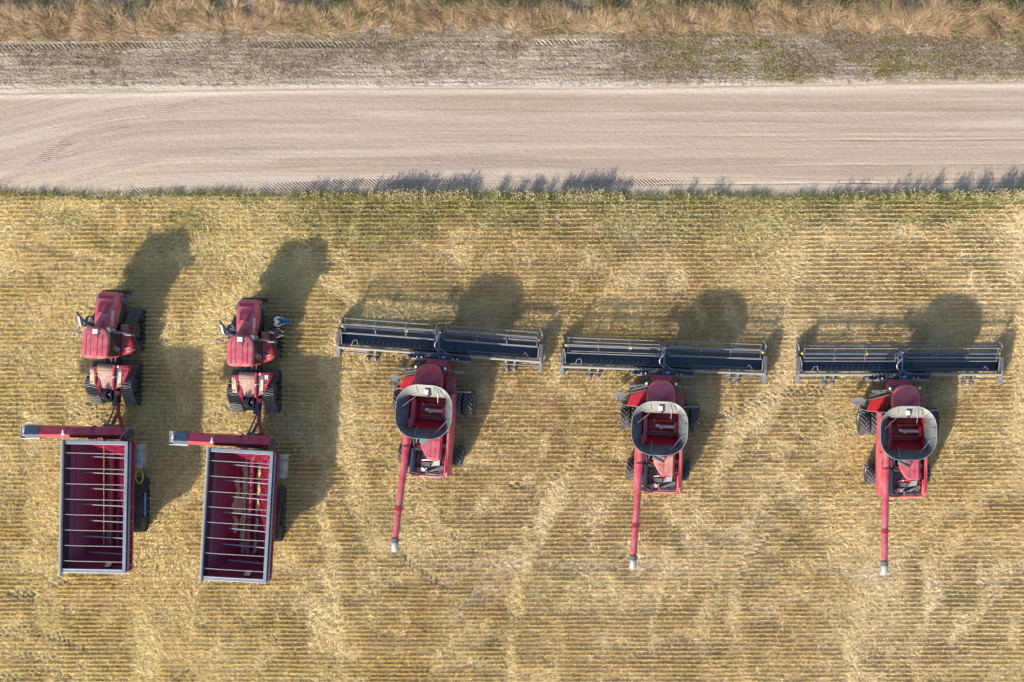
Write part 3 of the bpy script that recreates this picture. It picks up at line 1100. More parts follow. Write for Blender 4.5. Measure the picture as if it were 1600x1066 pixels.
def make_combine():
    root = empty('combine_harvester', (0, 0, 0))

    # --- body: threshing housing and tapering tail
    b = MB()
    prof = [(-4.1, 1.35, 1.0, 2.35), (-3.4, 1.42, 0.85, 2.45), (-1.7, 1.45, 0.8, 2.4), (-1.4, 1.45, 0.8, 2.05), (1.0, 1.38, 0.85, 2.05), (1.7, 1.1, 1.0, 1.9)]
    rings = []
    for y, hx, z0, z1 in prof:
        rings.append([(-hx, y, z0 + 0.25), (-hx + 0.3, y, z0), (hx - 0.3, y, z0), (hx, y, z0 + 0.25), (hx, y, z1 - 0.12), (hx - 0.12, y, z1), (-hx + 0.12, y, z1), (-hx, y, z1 - 0.12)])
    b.loft(rings)
    b.bx(-1.9, 1.9, 0.25, 0.75, 0.75, 1.2)          # front axle beam
    b.bx(-1.6, 1.6, -3.3, -3.0, 0.62, 0.85)         # rear axle
    body = b.build('body', 'black', root, bevel=0.03)

    # --- curved side shields
    for s in (-1, 1):
        m = MB()
        rings = []
        for y, zt in ((-4.45, 2.75), (-3.6, 3.0), (-1.5, 3.08), (0.9, 3.05), (1.25, 2.95)):
            rings.append([(s * xx, y, z) for xx, z in ((1.40, zt - 0.06), (1.45, zt), (1.56, zt), (1.62, zt - 0.10), (1.67, 2.2), (1.64, 1.45), (1.56, 1.1), (1.50, 1.1), (1.57, 1.5), (1.57, 2.2), (1.50, zt - 0.2))])
        m.loft(rings)
        sh = m.build('side_shield', 'red_dusty', root, smooth=True)
        # panel gap across the shield top
        g = MB()
        g.bx(s * 1.52 - 0.13, s * 1.52 + 0.13, -1.45, -1.40, 2.98, 3.092)
        g.build('panel_gap', 'black', sh)
        g = MB()
        g.bx(s * 1.46 - 0.04, s * 1.46 + 0.04, -4.2, -1.6, 2.8, 3.045)
        g.build('edge_strip', 'red_clean', sh, bevel=0.01)

    # --- engine deck
    m = MB()
    poly = [(-0.38, -1.5), (1.02, -1.5), (1.02, -3.3), (0.2, -3.28), (-0.05, -2.95), (-0.28, -2.55), (-0.38, -2.2)]
    m.prism(poly, 'z', 2.6, 3.12)
    deck = m.build('engine_deck', 'red_dusty', root, bevel=0.07, seg=3)
    m = MB()
    m.bx(-0.30, 0.98, -1.98, -1.94, 3.105, 3.135)
    m.bx(0.36, 0.385, -3.2, -1.98, 3.105, 3.13)
    m.bx(0.70, 0.72, -3.2, -1.98, 3.105, 3.125)
    m.build('deck_seam', 'red_inner', deck)
    m = MB()
    m.hexa([(-0.46, -2.22, 3.05), (0.12, -2.34, 3.12), (0.20, -1.98, 3.12), (-0.36, -1.86, 3.05), (-0.46, -2.22, 3.15), (0.12, -2.34, 3.15), (0.20, -1.98, 3.15), (-0.36, -1.86, 3.15)])
    m.build('screen', 'grey', deck)
    m = MB()
    q = [Vector((-0.42, -1.98, 3.17)), Vector((0.34, -2.42, 3.17)), Vector((0.52, -2.14, 3.17)), Vector((-0.22, -1.68, 3.17))]
    for i in range(4):
        m.bar(q[i], q[(i + 1) % 4], 0.035, 0.05)
    m.bar(q[0].lerp(q[1], 0.62), q[3].lerp(q[2], 0.62), 0.025, 0.04)
    m.build('screen_frame', 'black', deck)
    # stickers and small fittings on the deck
    m = MB()
    for (x, y, a, b_) in ((0.80, -1.75, 0.16, 0.07),):
        m.bx(x, x + a, y, y + b_, 3.12, 3.135)
    m.build('decal', 'white', deck)
    m = MB()
    m.bx(0.98, 1.10, -3.3, -1.5, 2.3, 3.02)
    m.build('deck_side', 'red_clean', deck)
    m = MB()
    m.cyl((1.2, -2.35, 2.5), (1.2, -2.35, 2.72), 0.15, n=16)
    m.cyl((1.2, -2.35, 2.72), (1.2, -2.35, 2.76), 0.10, n=16)
    m.build('filler_cap', 'grey', root, smooth=True)

    # --- rear machinery bay
    m = MB()
    m.bx(-1.0, 1.35, -4.4, -3.3, 1.6, 2.35)
    bay = m.build('machinery_bay', 'black', root, bevel=0.02)
    m = MB()
    m.hexa([(0.30, -3.85, 2.35), (1.0, -3.85, 2.35), (1.05, -3.4, 2.35), (0.5, -3.45, 2.35), (0.45, -3.75, 2.62), (0.98, -3.72, 2.62), (1.0, -3.35, 2.78), (0.62, -3.4, 2.78)])
    m.build('exhaust_cover', 'grey', bay, bevel=0.02)
    m = MB()
    m.hexa([(-0.55, -4.25, 2.4), (-0.05, -4.25, 2.4), (0.12, -3.98, 2.4), (-0.35, -3.98, 2.4), (-0.55, -4.25, 2.48), (-0.05, -4.25, 2.48), (0.12, -3.98, 2.55), (-0.35, -3.98, 2.55)])
    m.build('service_step', 'lgrey', bay)
    m = MB()
    m.hexa([(0.15, -4.2, 2.4), (0.45, -4.2, 2.4), (1.25, -3.95, 2.4), (1.2, -3.7, 2.4), (0.15, -4.2, 2.5), (0.45, -4.2, 2.5), (1.25, -3.95, 2.6), (1.2, -3.7, 2.6)])
    m.hexa([(-0.3, -3.85, 2.36), (0.3, -3.85, 2.36), (0.3, -3.55, 2.36), (-0.3, -3.55, 2.36), (-0.3, -3.85, 2.52), (0.3, -3.85, 2.52), (0.3, -3.55, 2.52), (-0.3, -3.55, 2.52)])
    m.build('cooling_pack', 'dgrey', bay, bevel=0.02)
    m = MB()
    m.tube([(-0.25, -3.42, 2.62), (0.2, -3.36, 2.74), (0.7, -3.40, 2.7)], 0.06, 8)
    m.tube([(-0.6, -4.0, 2.45), (-0.2, -3.9, 2.55), (0.15, -4.22, 2.52)], 0.03, 6)
    m.tube([(1.15, -3.4, 2.5), (1.22, -3.9, 2.55), (1.05, -4.3, 2.5)], 0.03, 6)
    m.build('pipe', 'red_clean', bay, smooth=True)
    m = MB()
    m.ball((0.0, -3.38, 2.75), 0.055, 8)
    m.build('lamp', 'lamp', bay, smooth=True)
    m = MB()
    m.tube([(-1.25, -4.42, 2.55), (-0.6, -4.50, 2.55), (1.0, -4.50, 2.6), (1.35, -4.42, 2.65)], 0.075, 10)
    m.tube([(1.35, -4.42, 2.65), (1.36, -3.9, 2.75), (1.36, -3.3, 2.8)], 0.06, 8)
    m.tube([(-1.0, -4.45, 2.55), (-0.9, -4.1, 2.5), (-0.4, -4.05, 2.6), (-0.35, -4.45, 2.55)], 0.045, 8)
    m.tube([(0.1, -4.48, 2.58), (0.12, -4.15, 2.6)], 0.05, 8)
    m.build('rear_rail', 'red_dusty', root, smooth=True)
    m = MB()
    m.prism([(-4.4, 1.0), (-4.75, 1.3), (-4.65, 2.0), (-4.4, 2.2)], 'x', -1.1, 1.15)
    m.build('straw_chopper', 'black', root, bevel=0.03)
    m = MB()
    m.bx(-0.98, -0.72, -4.3, -2.6, 1.8, 3.0)
    rad = m.build('radiator_housing', 'navy', root, bevel=0.03)
    m = MB()
    m.bx(-0.97, -0.82, -4.28, -2.62, 3.0, 3.03)
    m.build('top_plate', 'grey', rad)
    m = MB()
    m.cyl((-0.85, -4.3, 2.0), (-0.88, -4.62, 2.3), 0.09, n=8)
    m.build('outlet', 'black', rad)
    m = MB()
    m.tube([(-0.88, -1.4, 2.9), (-0.86, -2.1, 2.98), (-0.82, -2.5, 2.9)], 0.075, 10)
    m.tube([(-0.62, -1.4, 2.85), (-0.64, -1.9, 2.9), (-0.7, -2.3, 2.85)], 0.06, 10)
    m.cyl((-0.55, -1.7, 2.85), (-0.3, -1.85, 2.9), 0.05, n=8)
    m.build('air_pipe', 'lgrey', root, smooth=True)
    m = MB()
    m.bx(-0.72, -0.3, -2.75, -2.5, 2.5, 2.98)
    m.tube([(-0.95, -2.52, 2.95), (-0.6, -2.58, 3.02), (-0.3, -2.75, 2.95)], 0.04, 6)
    m.tube([(-0.6, -2.2, 2.9), (-0.45, -2.45, 2.95), (-0.2, -2.5, 3.0)], 0.035, 6)
    m.build('engine_block', 'black', root)
    m = MB()
    m.tube([(-0.66, -2.36, 2.93), (-0.5, -2.46, 3.0), (-0.28, -2.42, 3.0), (-0.25, -2.7, 2.98)], 0.035, 6)
    m.tube([(-0.7, -2.9, 2.6), (-0.5, -3.1, 2.7), (-0.55, -3.5, 2.55)], 0.03, 6)
    m.build('fuel_line', 'red_clean', root, smooth=True)

    # --- grain tank: red hopper seen from above
    HX0, HX1, HY0, HY1 = -1.24, 1.27, -1.2, 1.0
    ztop, zbot = 3.55, 2.25
    m = MB()
    top = [(HX0, HY0, ztop), (HX1, HY0, ztop), (HX1, HY1, ztop), (HX0, HY1, ztop)]
    midr = [(HX0 + 0.02, HY0 + 0.02, 3.1), (HX1 - 0.02, HY0 + 0.02, 3.1), (HX1 - 0.02, HY1 - 0.02, 3.1), (HX0 + 0.02, HY1 - 0.02, 3.1)]
    bot = [(HX0 + 0.45, HY0 + 0.55, zbot), (HX1 - 0.08, HY0 + 0.55, zbot), (HX1 - 0.08, HY1 - 0.25, zbot), (HX0 + 0.45, HY1 - 0.25, zbot)]
    m.loft([top, midr, bot], caps=False)
    m.add(bot, [(0, 1, 2, 3)])
    o = 0.05
    topo = [(HX0 - o, HY0 - o, ztop), (HX1 + o, HY0 - o, ztop), (HX1 + o, HY1 + o, ztop), (HX0 - o, HY1 + o, ztop)]
    boto = [(HX0 - o, HY0 - o, 2.1), (HX1 + o, HY0 - o, 2.1), (HX1 + o, HY1 + o, 2.1), (HX0 - o, HY1 + o, 2.1)]
    m.loft([topo, boto], caps=False)
    m.add(boto, [(3, 2, 1, 0)])
    m.add(top + topo, [(0, 1, 5, 4), (1, 2, 6, 5), (2, 3, 7, 6), (3, 0, 4, 7)])
    tank = m.build('grain_tank', 'tank_red', root, recalc=False)
    for yy in (-0.36, 0.40):
        m = MB()
        m.prism([(yy - 0.10, 2.42), (yy, 2.66), (yy + 0.10, 2.42)], 'x', HX0 + 0.36, HX1 - 0.08)
        c = m.build('auger_cover', 'red', tank)
        m = MB()
        m.prism([(yy - 0.055, 2.60), (yy, 2.70), (yy + 0.055, 2.60)], 'x', HX0 + 0.36, HX1 - 0.09)
        m.build('cover_ridge', 'bronze', c)
    m = MB()
    m.cyl((-0.05, 0.0, 2.62), (1.05, 0.02, 2.95), 0.13, n=14)
    fa = m.build('filling_auger', 'lgrey', tank, smooth=True)
    m = MB()
    m.ball((-0.15, 0.06, 2.66), 0.12, 9, (1.5, 0.8, 0.8))
    m.ball((0.08, -0.10, 2.72), 0.07, 8)
    m.build('auger_end', 'white', fa, smooth=True)
    m = MB()
    m.ball((0.12, -0.13, 2.74), 0.06, 8)
    m.build('sensor', 'yellow', fa, smooth=True)
    m = MB()
    m.bx(0.98, 1.22, -0.30, 0.34, 2.7, 3.22)
    m.bx(1.0, 1.2, -0.38, -0.22, 2.7, 3.1)
    m.build('auger_bracket', 'red_clean', tank, bevel=0.03)
    m = MB()
    m.hexa([(-0.55, 0.30, 2.5), (-0.45, 0.26, 2.5), (-0.25, 0.55, 2.5), (-0.62, 0.72, 2.5), (-0.40, 0.28, 3.0), (-0.34, 0.26, 3.0), (-0.26, 0.44, 3.0), (-0.52, 0.58, 3.0)])
    m.build('deflector', 'red_clean', tank)
    m = MB()
    m.prism([(-1.1, 2.3), (-0.82, 2.3), (-0.86, 3.15), (-1.12, 3.3)], 'y', -1.1, 0.75)
    m.build('inner_chute', 'red', tank, bevel=0.02)
    m = MB()
    m.tube([(0.78, -0.75, 2.9), (0.66, -0.82, 3.0), (0.68, -0.66, 3.02), (0.8, -0.62, 2.95)], 0.02, 6)
    m.build('cable', 'black', tank)

    # --- flared tank extension (rubber / plastic flaps)
    n = 9
    inner = rrect((HX1 - HX0) / 2 - 0.015, (HY1 - HY0) / 2 - 0.015, 0.06, n, (HX0 + HX1) / 2, (HY0 + HY1) / 2)
    mid1 = rrect(1.52, 1.42, 0.80, n, 0.0, -0.05)
    rim = rrect(1.88, 1.80, 1.42, n, 0.0, 0.0)
    m = MB()
    rings = [[(x, y, ztop + 0.004) for x, y in inner], [(x, y, 3.98) for x, y in mid1], [(x, y, 4.45) for x, y in rim],
             [(x * 1.012, y * 1.012, 4.46) for x, y in rim], [(x * 1.015, y * 1.015, 4.40) for x, y in rim],
             [(x * 1.02, y * 1.02, 3.93) for x, y in mid1], [(x * 1.07, y * 1.07, ztop + 0.01) for x, y in inner]]
    m.loft(rings, caps=False)
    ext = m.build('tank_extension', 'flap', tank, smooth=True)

    def on_flap(a, t, lift=0.03):
        """point on the inside of the flap: angle index a (0..4n), height share t"""
        i = int(a) % len(rim)
        p0, p1 = (mid1[i], rim[i]) if t > 0.5 else (inner[i], mid1[i])
        z0, z1 = (3.98, 4.45) if t > 0.5 else (3.53, 3.98)
        k = (t - 0.5) * 2 if t > 0.5 else t * 2
        return (p0[0] + (p1[0] - p0[0]) * k, p0[1] + (p1[1] - p0[1]) * k, z0 + (z1 - z0) * k + lift)
    m = MB()
    for y in (0.36, -0.36):
        for s in (-1, 1):
            m.tube([(s * 1.30, y, 3.60), (s * 1.55, y, 4.0), (s * 1.86, y, 4.44)], 0.018, 5)
    for i in (2, 4, 6, 20, 22, 24, 29, 31, 33):
        m.tube([on_flap(i, 0.1, 0.01), on_flap(i, 0.5, 0.012), on_flap(i, 0.97, 0.012)], 0.013, 5)
    for x in (-0.62, 0.55):
        m.tube([(x, 1.04, 3.6), (x, 1.37, 3.99), (x, 1.78, 4.45)], 0.012, 5)
        m.tube([(x, -1.24, 3.6), (x, -1.47, 3.99), (x, -1.78, 4.45)], 0.012, 5)
    m.build('fold_seam', 'black', ext)
    for p, q in (((-1.52, 0.28, 4.10), (-0.72, 0.98, 4.02)), ((0.76, 1.35, 4.05), (0.74, 0.62, 3.62)), ((-0.55, -1.62, 4.32), (-0.50, -0.98, 3.60)),
                 ((1.52, -0.52, 4.08), (0.80, -1.42, 4.12)), ((-0.6, 1.1, 3.9), (-0.72, 1.62, 4.3))):
        m = MB()
        m.cyl(p, q, 0.016, n=6)
        m.build('brace_rod', 'lgrey', tank, smooth=True)
    m = MB()
    m.bx(-0.95, -0.40, -1.30, 0.0, 4.46, 4.47) if False else None
    m.tube([on_flap(i, 1.0, 0.005) for i in range(len(rim))] + [on_flap(0, 1.0, 0.005)], 0.018, 5)
    m.build('rim_edge', 'lgrey', ext, smooth=True)
    m = MB()
    m.bx(-0.12, 0.16, 1.20, 1.52, 4.12, 4.26)
    rc = m.build('receiver', 'white', tank, bevel=0.04)
    m = MB()
    m.bx(-0.05, 0.30, 1.50, 1.60, 4.05, 4.3)
    m.cyl((0.2, 1.32, 3.9), (0.2, 1.32, 4.2), 0.06, n=8)
    m.bx(0.05, 0.22, 0.98, 1.12, 3.75, 3.98)
    m.tube([(0.24, 1.3, 4.1), (0.22, 1.12, 4.0), (0.15, 1.02, 3.85)], 0.02, 5)
    m.tube([(0.62, 1.72, 4.46), (0.74, 1.5, 4.2), (0.78, 1.1, 3.85)], 0.014, 5)
    m.tube([(0.78, 1.72, 4.46), (1.0, 1.45, 4.2), (1.08, 1.2, 4.0)], 0.014, 5)
    m.build('mount', 'black', rc)

    # --- cab
    m = MB()
    r0 = rrect(0.80, 0.86, 0.15, 5, 0.0, 2.15)
    r1 = rrect(0.86, 0.92, 0.15, 5, 0.0, 2.20)
    r2 = rrect(0.84, 0.84, 0.15, 5, 0.0, 2.14)
    m.loft([[(x, y, 2.0) for x, y in r0], [(x, y, 2.7) for x, y in r1], [(x, y, 3.45) for x, y in r2]])
    cab = m.build('cab', 'glass', root, smooth=True)

    def roof_ring(k, z, cy=1.95):
        pts = []
        nn = 26
        for j in range(nn):
            a = 2 * PI * j / nn
            ca, sa = math.cos(a), math.sin(a)
            e = 0.62 if sa > 0 else 0.3
            x = 0.97 * k * math.copysign(abs(ca) ** (0.62 if sa > 0 else 0.35), ca)
            y = (1.24 if sa > 0 else 0.45) * k * math.copysign(abs(sa) ** (0.85 if sa > 0 else 0.35), sa)
            pts.append((x, cy + y, z))
        return pts
    m = MB()
    m.loft([roof_ring(0.95, 3.45), roof_ring(1.0, 3.52), roof_ring(1.0, 3.62), roof_ring(0.95, 3.70), roof_ring(0.82, 3.745), roof_ring(0.5, 3.77)])
    roof = m.build('roof', 'red_dusty', cab, smooth=True)
    m = MB()
    pts = roof_ring(0.84, 3.748)
    m.tube([pts[i] for i in range(0, 14)], 0.016, 5)
    for x in (-0.36, -0.18, 0.0, 0.18, 0.36):
        m.bar((x, 1.9, 3.775), (x, 2.2, 3.772), 0.03, 0.03)
    m.build('roof_rib', 'red_dusty', roof, smooth=True)
    for s in (-1, 1):
        m = MB()
        m.tube([(s * 0.85, 2.75, 3.3), (s * 1.2, 2.85, 3.32), (s * 1.75, 2.78, 3.2)], 0.035, 7)
        ar = m.build('mirror_arm', 'dgrey', root, smooth=True)
        m = MB()
        m.bx(s * 1.92 - 0.26, s * 1.92 + 0.26, 2.66, 2.86, 2.75, 3.28)
        m.build('mirror', 'dgrey', ar, bevel=0.05)
        m = MB()
        m.ball((s * 1.0, 2.96, 3.3), 0.09, 9)
        m.build('work_lamp', 'lamp', root, smooth=True)

    # --- feeder house
    m = MB()
    m.hexa([(-0.72, 1.6, 1.0), (0.72, 1.6, 1.0), (0.72, 3.5, 0.45), (-0.72, 3.5, 0.45), (-0.72, 1.6, 2.0), (0.72, 1.6, 2.0), (0.72, 3.5, 1.25), (-0.72, 3.5, 1.25)])
    fh = m.build('feeder_house', 'red', root, bevel=0.03)
    m = MB()
    m.bx(0.72, 0.92, 1.8, 3.3, 0.8, 1.4)
    m.build('drive_cover', 'red', fh, bevel=0.03)

    # --- left landing with ladder, right step
    m = MB()
    m.hexa([(-2.35, 1.32, 1.82), (-0.85, 1.28, 1.82), (-0.85, 2.42, 1.82), (-2.05, 2.1, 1.82), (-2.35, 1.32, 1.92), (-0.85, 1.28, 1.92), (-0.85, 2.42, 1.92), (-2.05, 2.1, 1.92)])
    for k in range(7):
        xx = -2.1 + 0.19 * k
        m.bar((xx, 1.36, 1.94), (xx + 0.16, 2.05 + 0.04 * k, 1.94), 0.045, 0.05)
    land = m.build('landing', 'red_clean', root)
    m = MB()
    for y in (1.75, 2.15):
        m.bar((-2.45, y, 1.9), (-3.15, y + 0.02, 0.55), 0.06, 0.12)
    for k in range(5):
        t = (k + 0.5) / 5
        m.bx(-2.45 - 0.7 * t - 0.14, -2.45 - 0.7 * t + 0.14, 1.72, 2.18, 1.9 - 1.35 * t - 0.02, 1.9 - 1.35 * t + 0.02)
    m.build('ladder', 'grey', root)
    m = MB()
    m.tube([(-2.4, 1.38, 1.9), (-2.42, 1.38, 2.85), (-1.2, 1.30, 2.95)], 0.022, 6)
    m.tube([(-2.35, 2.12, 1.9), (-2.38, 2.14, 2.8), (-1.0, 2.5, 2.95)], 0.022, 6)
    m.tube([(-2.6, 1.55, 1.5), (-2.9, 1.5, 2.3), (-2.4, 1.38, 2.7)], 0.022, 6)
    m.tube([(-2.45, 1.2, 1.9), (-2.7, 1.25, 2.0), (-3.0, 1.6, 1.9), (-2.9, 2.0, 1.8)], 0.03, 6)
    m.build('handrail', 'grey', root, smooth=True)
    m = MB()
    m.prism([(-2.15, 2.30), (-1.0, 2.62), (-1.0, 2.76), (-2.2, 2.46)], 'z', 1.9, 2.0)
    m.build('platform', 'dgrey', root)
    m = MB()
    m.hexa([(0.9, 1.2, 1.9), (1.6, 1.2, 1.9), (1.52, 2.3, 1.9), (0.9, 2.42, 1.9), (0.9, 1.2, 2.05), (1.6, 1.2, 2.05), (1.52, 2.3, 2.05), (0.9, 2.42, 2.05)])
    for k in range(4):
        m.bx(1.0, 1.48, 1.4 + 0.22 * k, 1.45 + 0.22 * k, 2.05, 2.075)
    m.build('right_platform', 'red_dusty', root, bevel=0.02)
    m = MB()
    m.tube([(1.55, 1.35, 2.05), (2.6, 1.42, 2.1), (2.62, 1.42, 1.9)], 0.03, 6)
    m.build('dust_guard', 'lgrey', root, smooth=True)
    m = MB()
    m.tube([(-1.0, 2.85, 1.3), (-1.12, 3.1, 1.25), (-0.82, 3.35, 1.15)], 0.05, 6)
    m.tube([(-1.55, 3.35, 1.0), (-1.2, 3.05, 1.15), (-0.95, 2.5, 1.4), (-0.9, 2.1, 1.7)], 0.025, 6)
    m.build('hydraulic_hose', 'black', root, smooth=True)
    m = MB()
    m.ball((-0.78, 2.95, 1.42), 0.08, 8, (1, 1.6, 0.7))
    m.build('marker_lamp', 'orange', root, smooth=True)

    # --- wheels
    for s in (-1, 1):
        make_wheel(root, s * 1.66, 0.55, 0.98, 0.66, 0.56, 18, s)
        make_wheel(root, s * 2.42, 0.55, 0.98, 0.66, 0.56, 18, s)
        wv = make_wheel(root, s * 1.88, -3.15, 0.76, 0.66, 0.42, 14, s)
        wv.rotation_euler.z += R(-3)

    # --- unloading auger folded back
    a0, a1 = Vector((-1.20, -0.6, 3.10)), Vector((-1.46, -8.78, 3.65))
    d = (a1 - a0).normalized()
    m = MB()
    m.tube([a0, a1], [0.245, 0.22], 16)
    aug = m.build('unloading_auger', 'red_dusty', root, smooth=True)
    m = MB()
    p = a0 + d * 6.1
    m.tube([p - d * 0.05, p + d * 0.05], 0.285, 14)
    m.tube([p + d * 0.12, p + d * 0.17], 0.275, 14)
    m.bx(p.x + 0.2, p.x + 0.36, p.y - 0.05, p.y + 0.05, p.z - 0.1, p.z + 0.1)
    m.build('flange', 'red_clean', aug, smooth=True)
    m = MB()
    p = a0 + d * 1.95
    m.tube([p - d * 0.04, p + d * 0.04], 0.30, 14)
    m.bar(p + Vector((-0.3, 0.2, 0.1)), p + Vector((-0.3, 0.62, 0.1)), 0.06, 0.06)
    m.bar(p + Vector((0.3, 0.2, 0.1)), p + Vector((0.3, 0.62, 0.1)), 0.06, 0.06)
    m.build('elbow_collar', 'red_clean', aug, smooth=True)
    m = MB()
    m.tube([a1 - d * 0.02, a1 + d * 0.22], [0.285, 0.285], 14)
    m.build('collar', 'dgrey', aug, smooth=True)
    m = MB()
    e = a1 + d * 0.22
    m.tube([e, e + d * 0.28 + Vector((0, 0, -0.04)), e + d * 0.5 + Vector((0, 0, -0.22)), e + d * 0.55 + Vector((0, 0, -0.5))], [0.235, 0.25, 0.25, 0.24], 14)
    m.build('spout', 'mgrey', aug, smooth=True)
    # hoses, belts and small boxes crowding the rear bay
    rr = random.Random(5)
    for k in range(16):
        x, y, z = rr.uniform(-0.65, 1.2), rr.uniform(-4.3, -3.4), rr.uniform(2.36, 2.5)
        m = MB()
        t_ = rr.random()
        if t_ < 0.5:
            pts = [(x, y, z)]
            for q in range(4):
                p = pts[-1]
                pts.append((p[0] + rr.uniform(-0.22, 0.22), p[1] + rr.uniform(-0.18, 0.18), z + rr.uniform(0, 0.12)))
            m.tube(pts, rr.uniform(0.018, 0.035), 6)
            m.build('service_hose', rr.choice(['black', 'dgrey', 'red_clean', 'grey']), bay, smooth=True)
        elif t_ < 0.8:
            w_, h_ = rr.uniform(0.06, 0.16), rr.uniform(0.06, 0.2)
            m.bx(x, x + w_, y, y + h_, 2.3, z + 0.1)
            m.build('service_box', rr.choice(['dgrey', 'grey', 'red', 'mgrey']), bay, bevel=0.015)
        else:
            m.cyl((x, y, 2.3), (x, y, z + 0.08), rr.uniform(0.05, 0.1), n=12)
            m.build('canister', rr.choice(['grey', 'lgrey', 'white', 'dgrey']), bay, smooth=True)
    # catwalk slats and hoses beside the engine
    m = MB()
    for k in range(9):
        m.bx(1.12, 1.36, -3.2 + 0.2 * k, -3.14 + 0.2 * k, 2.42, 2.46)
    m.bx(1.10, 1.14, -3.3, -1.5, 2.40, 2.47)
    m.build('catwalk', 'dgrey', root)
    m = MB()
    m.bx(-1.62, -1.05, -1.9, -1.5, 2.5, 3.05)
    m.build('auger_cradle', 'red', root, bevel=0.03)

    make_header(root)
    return root


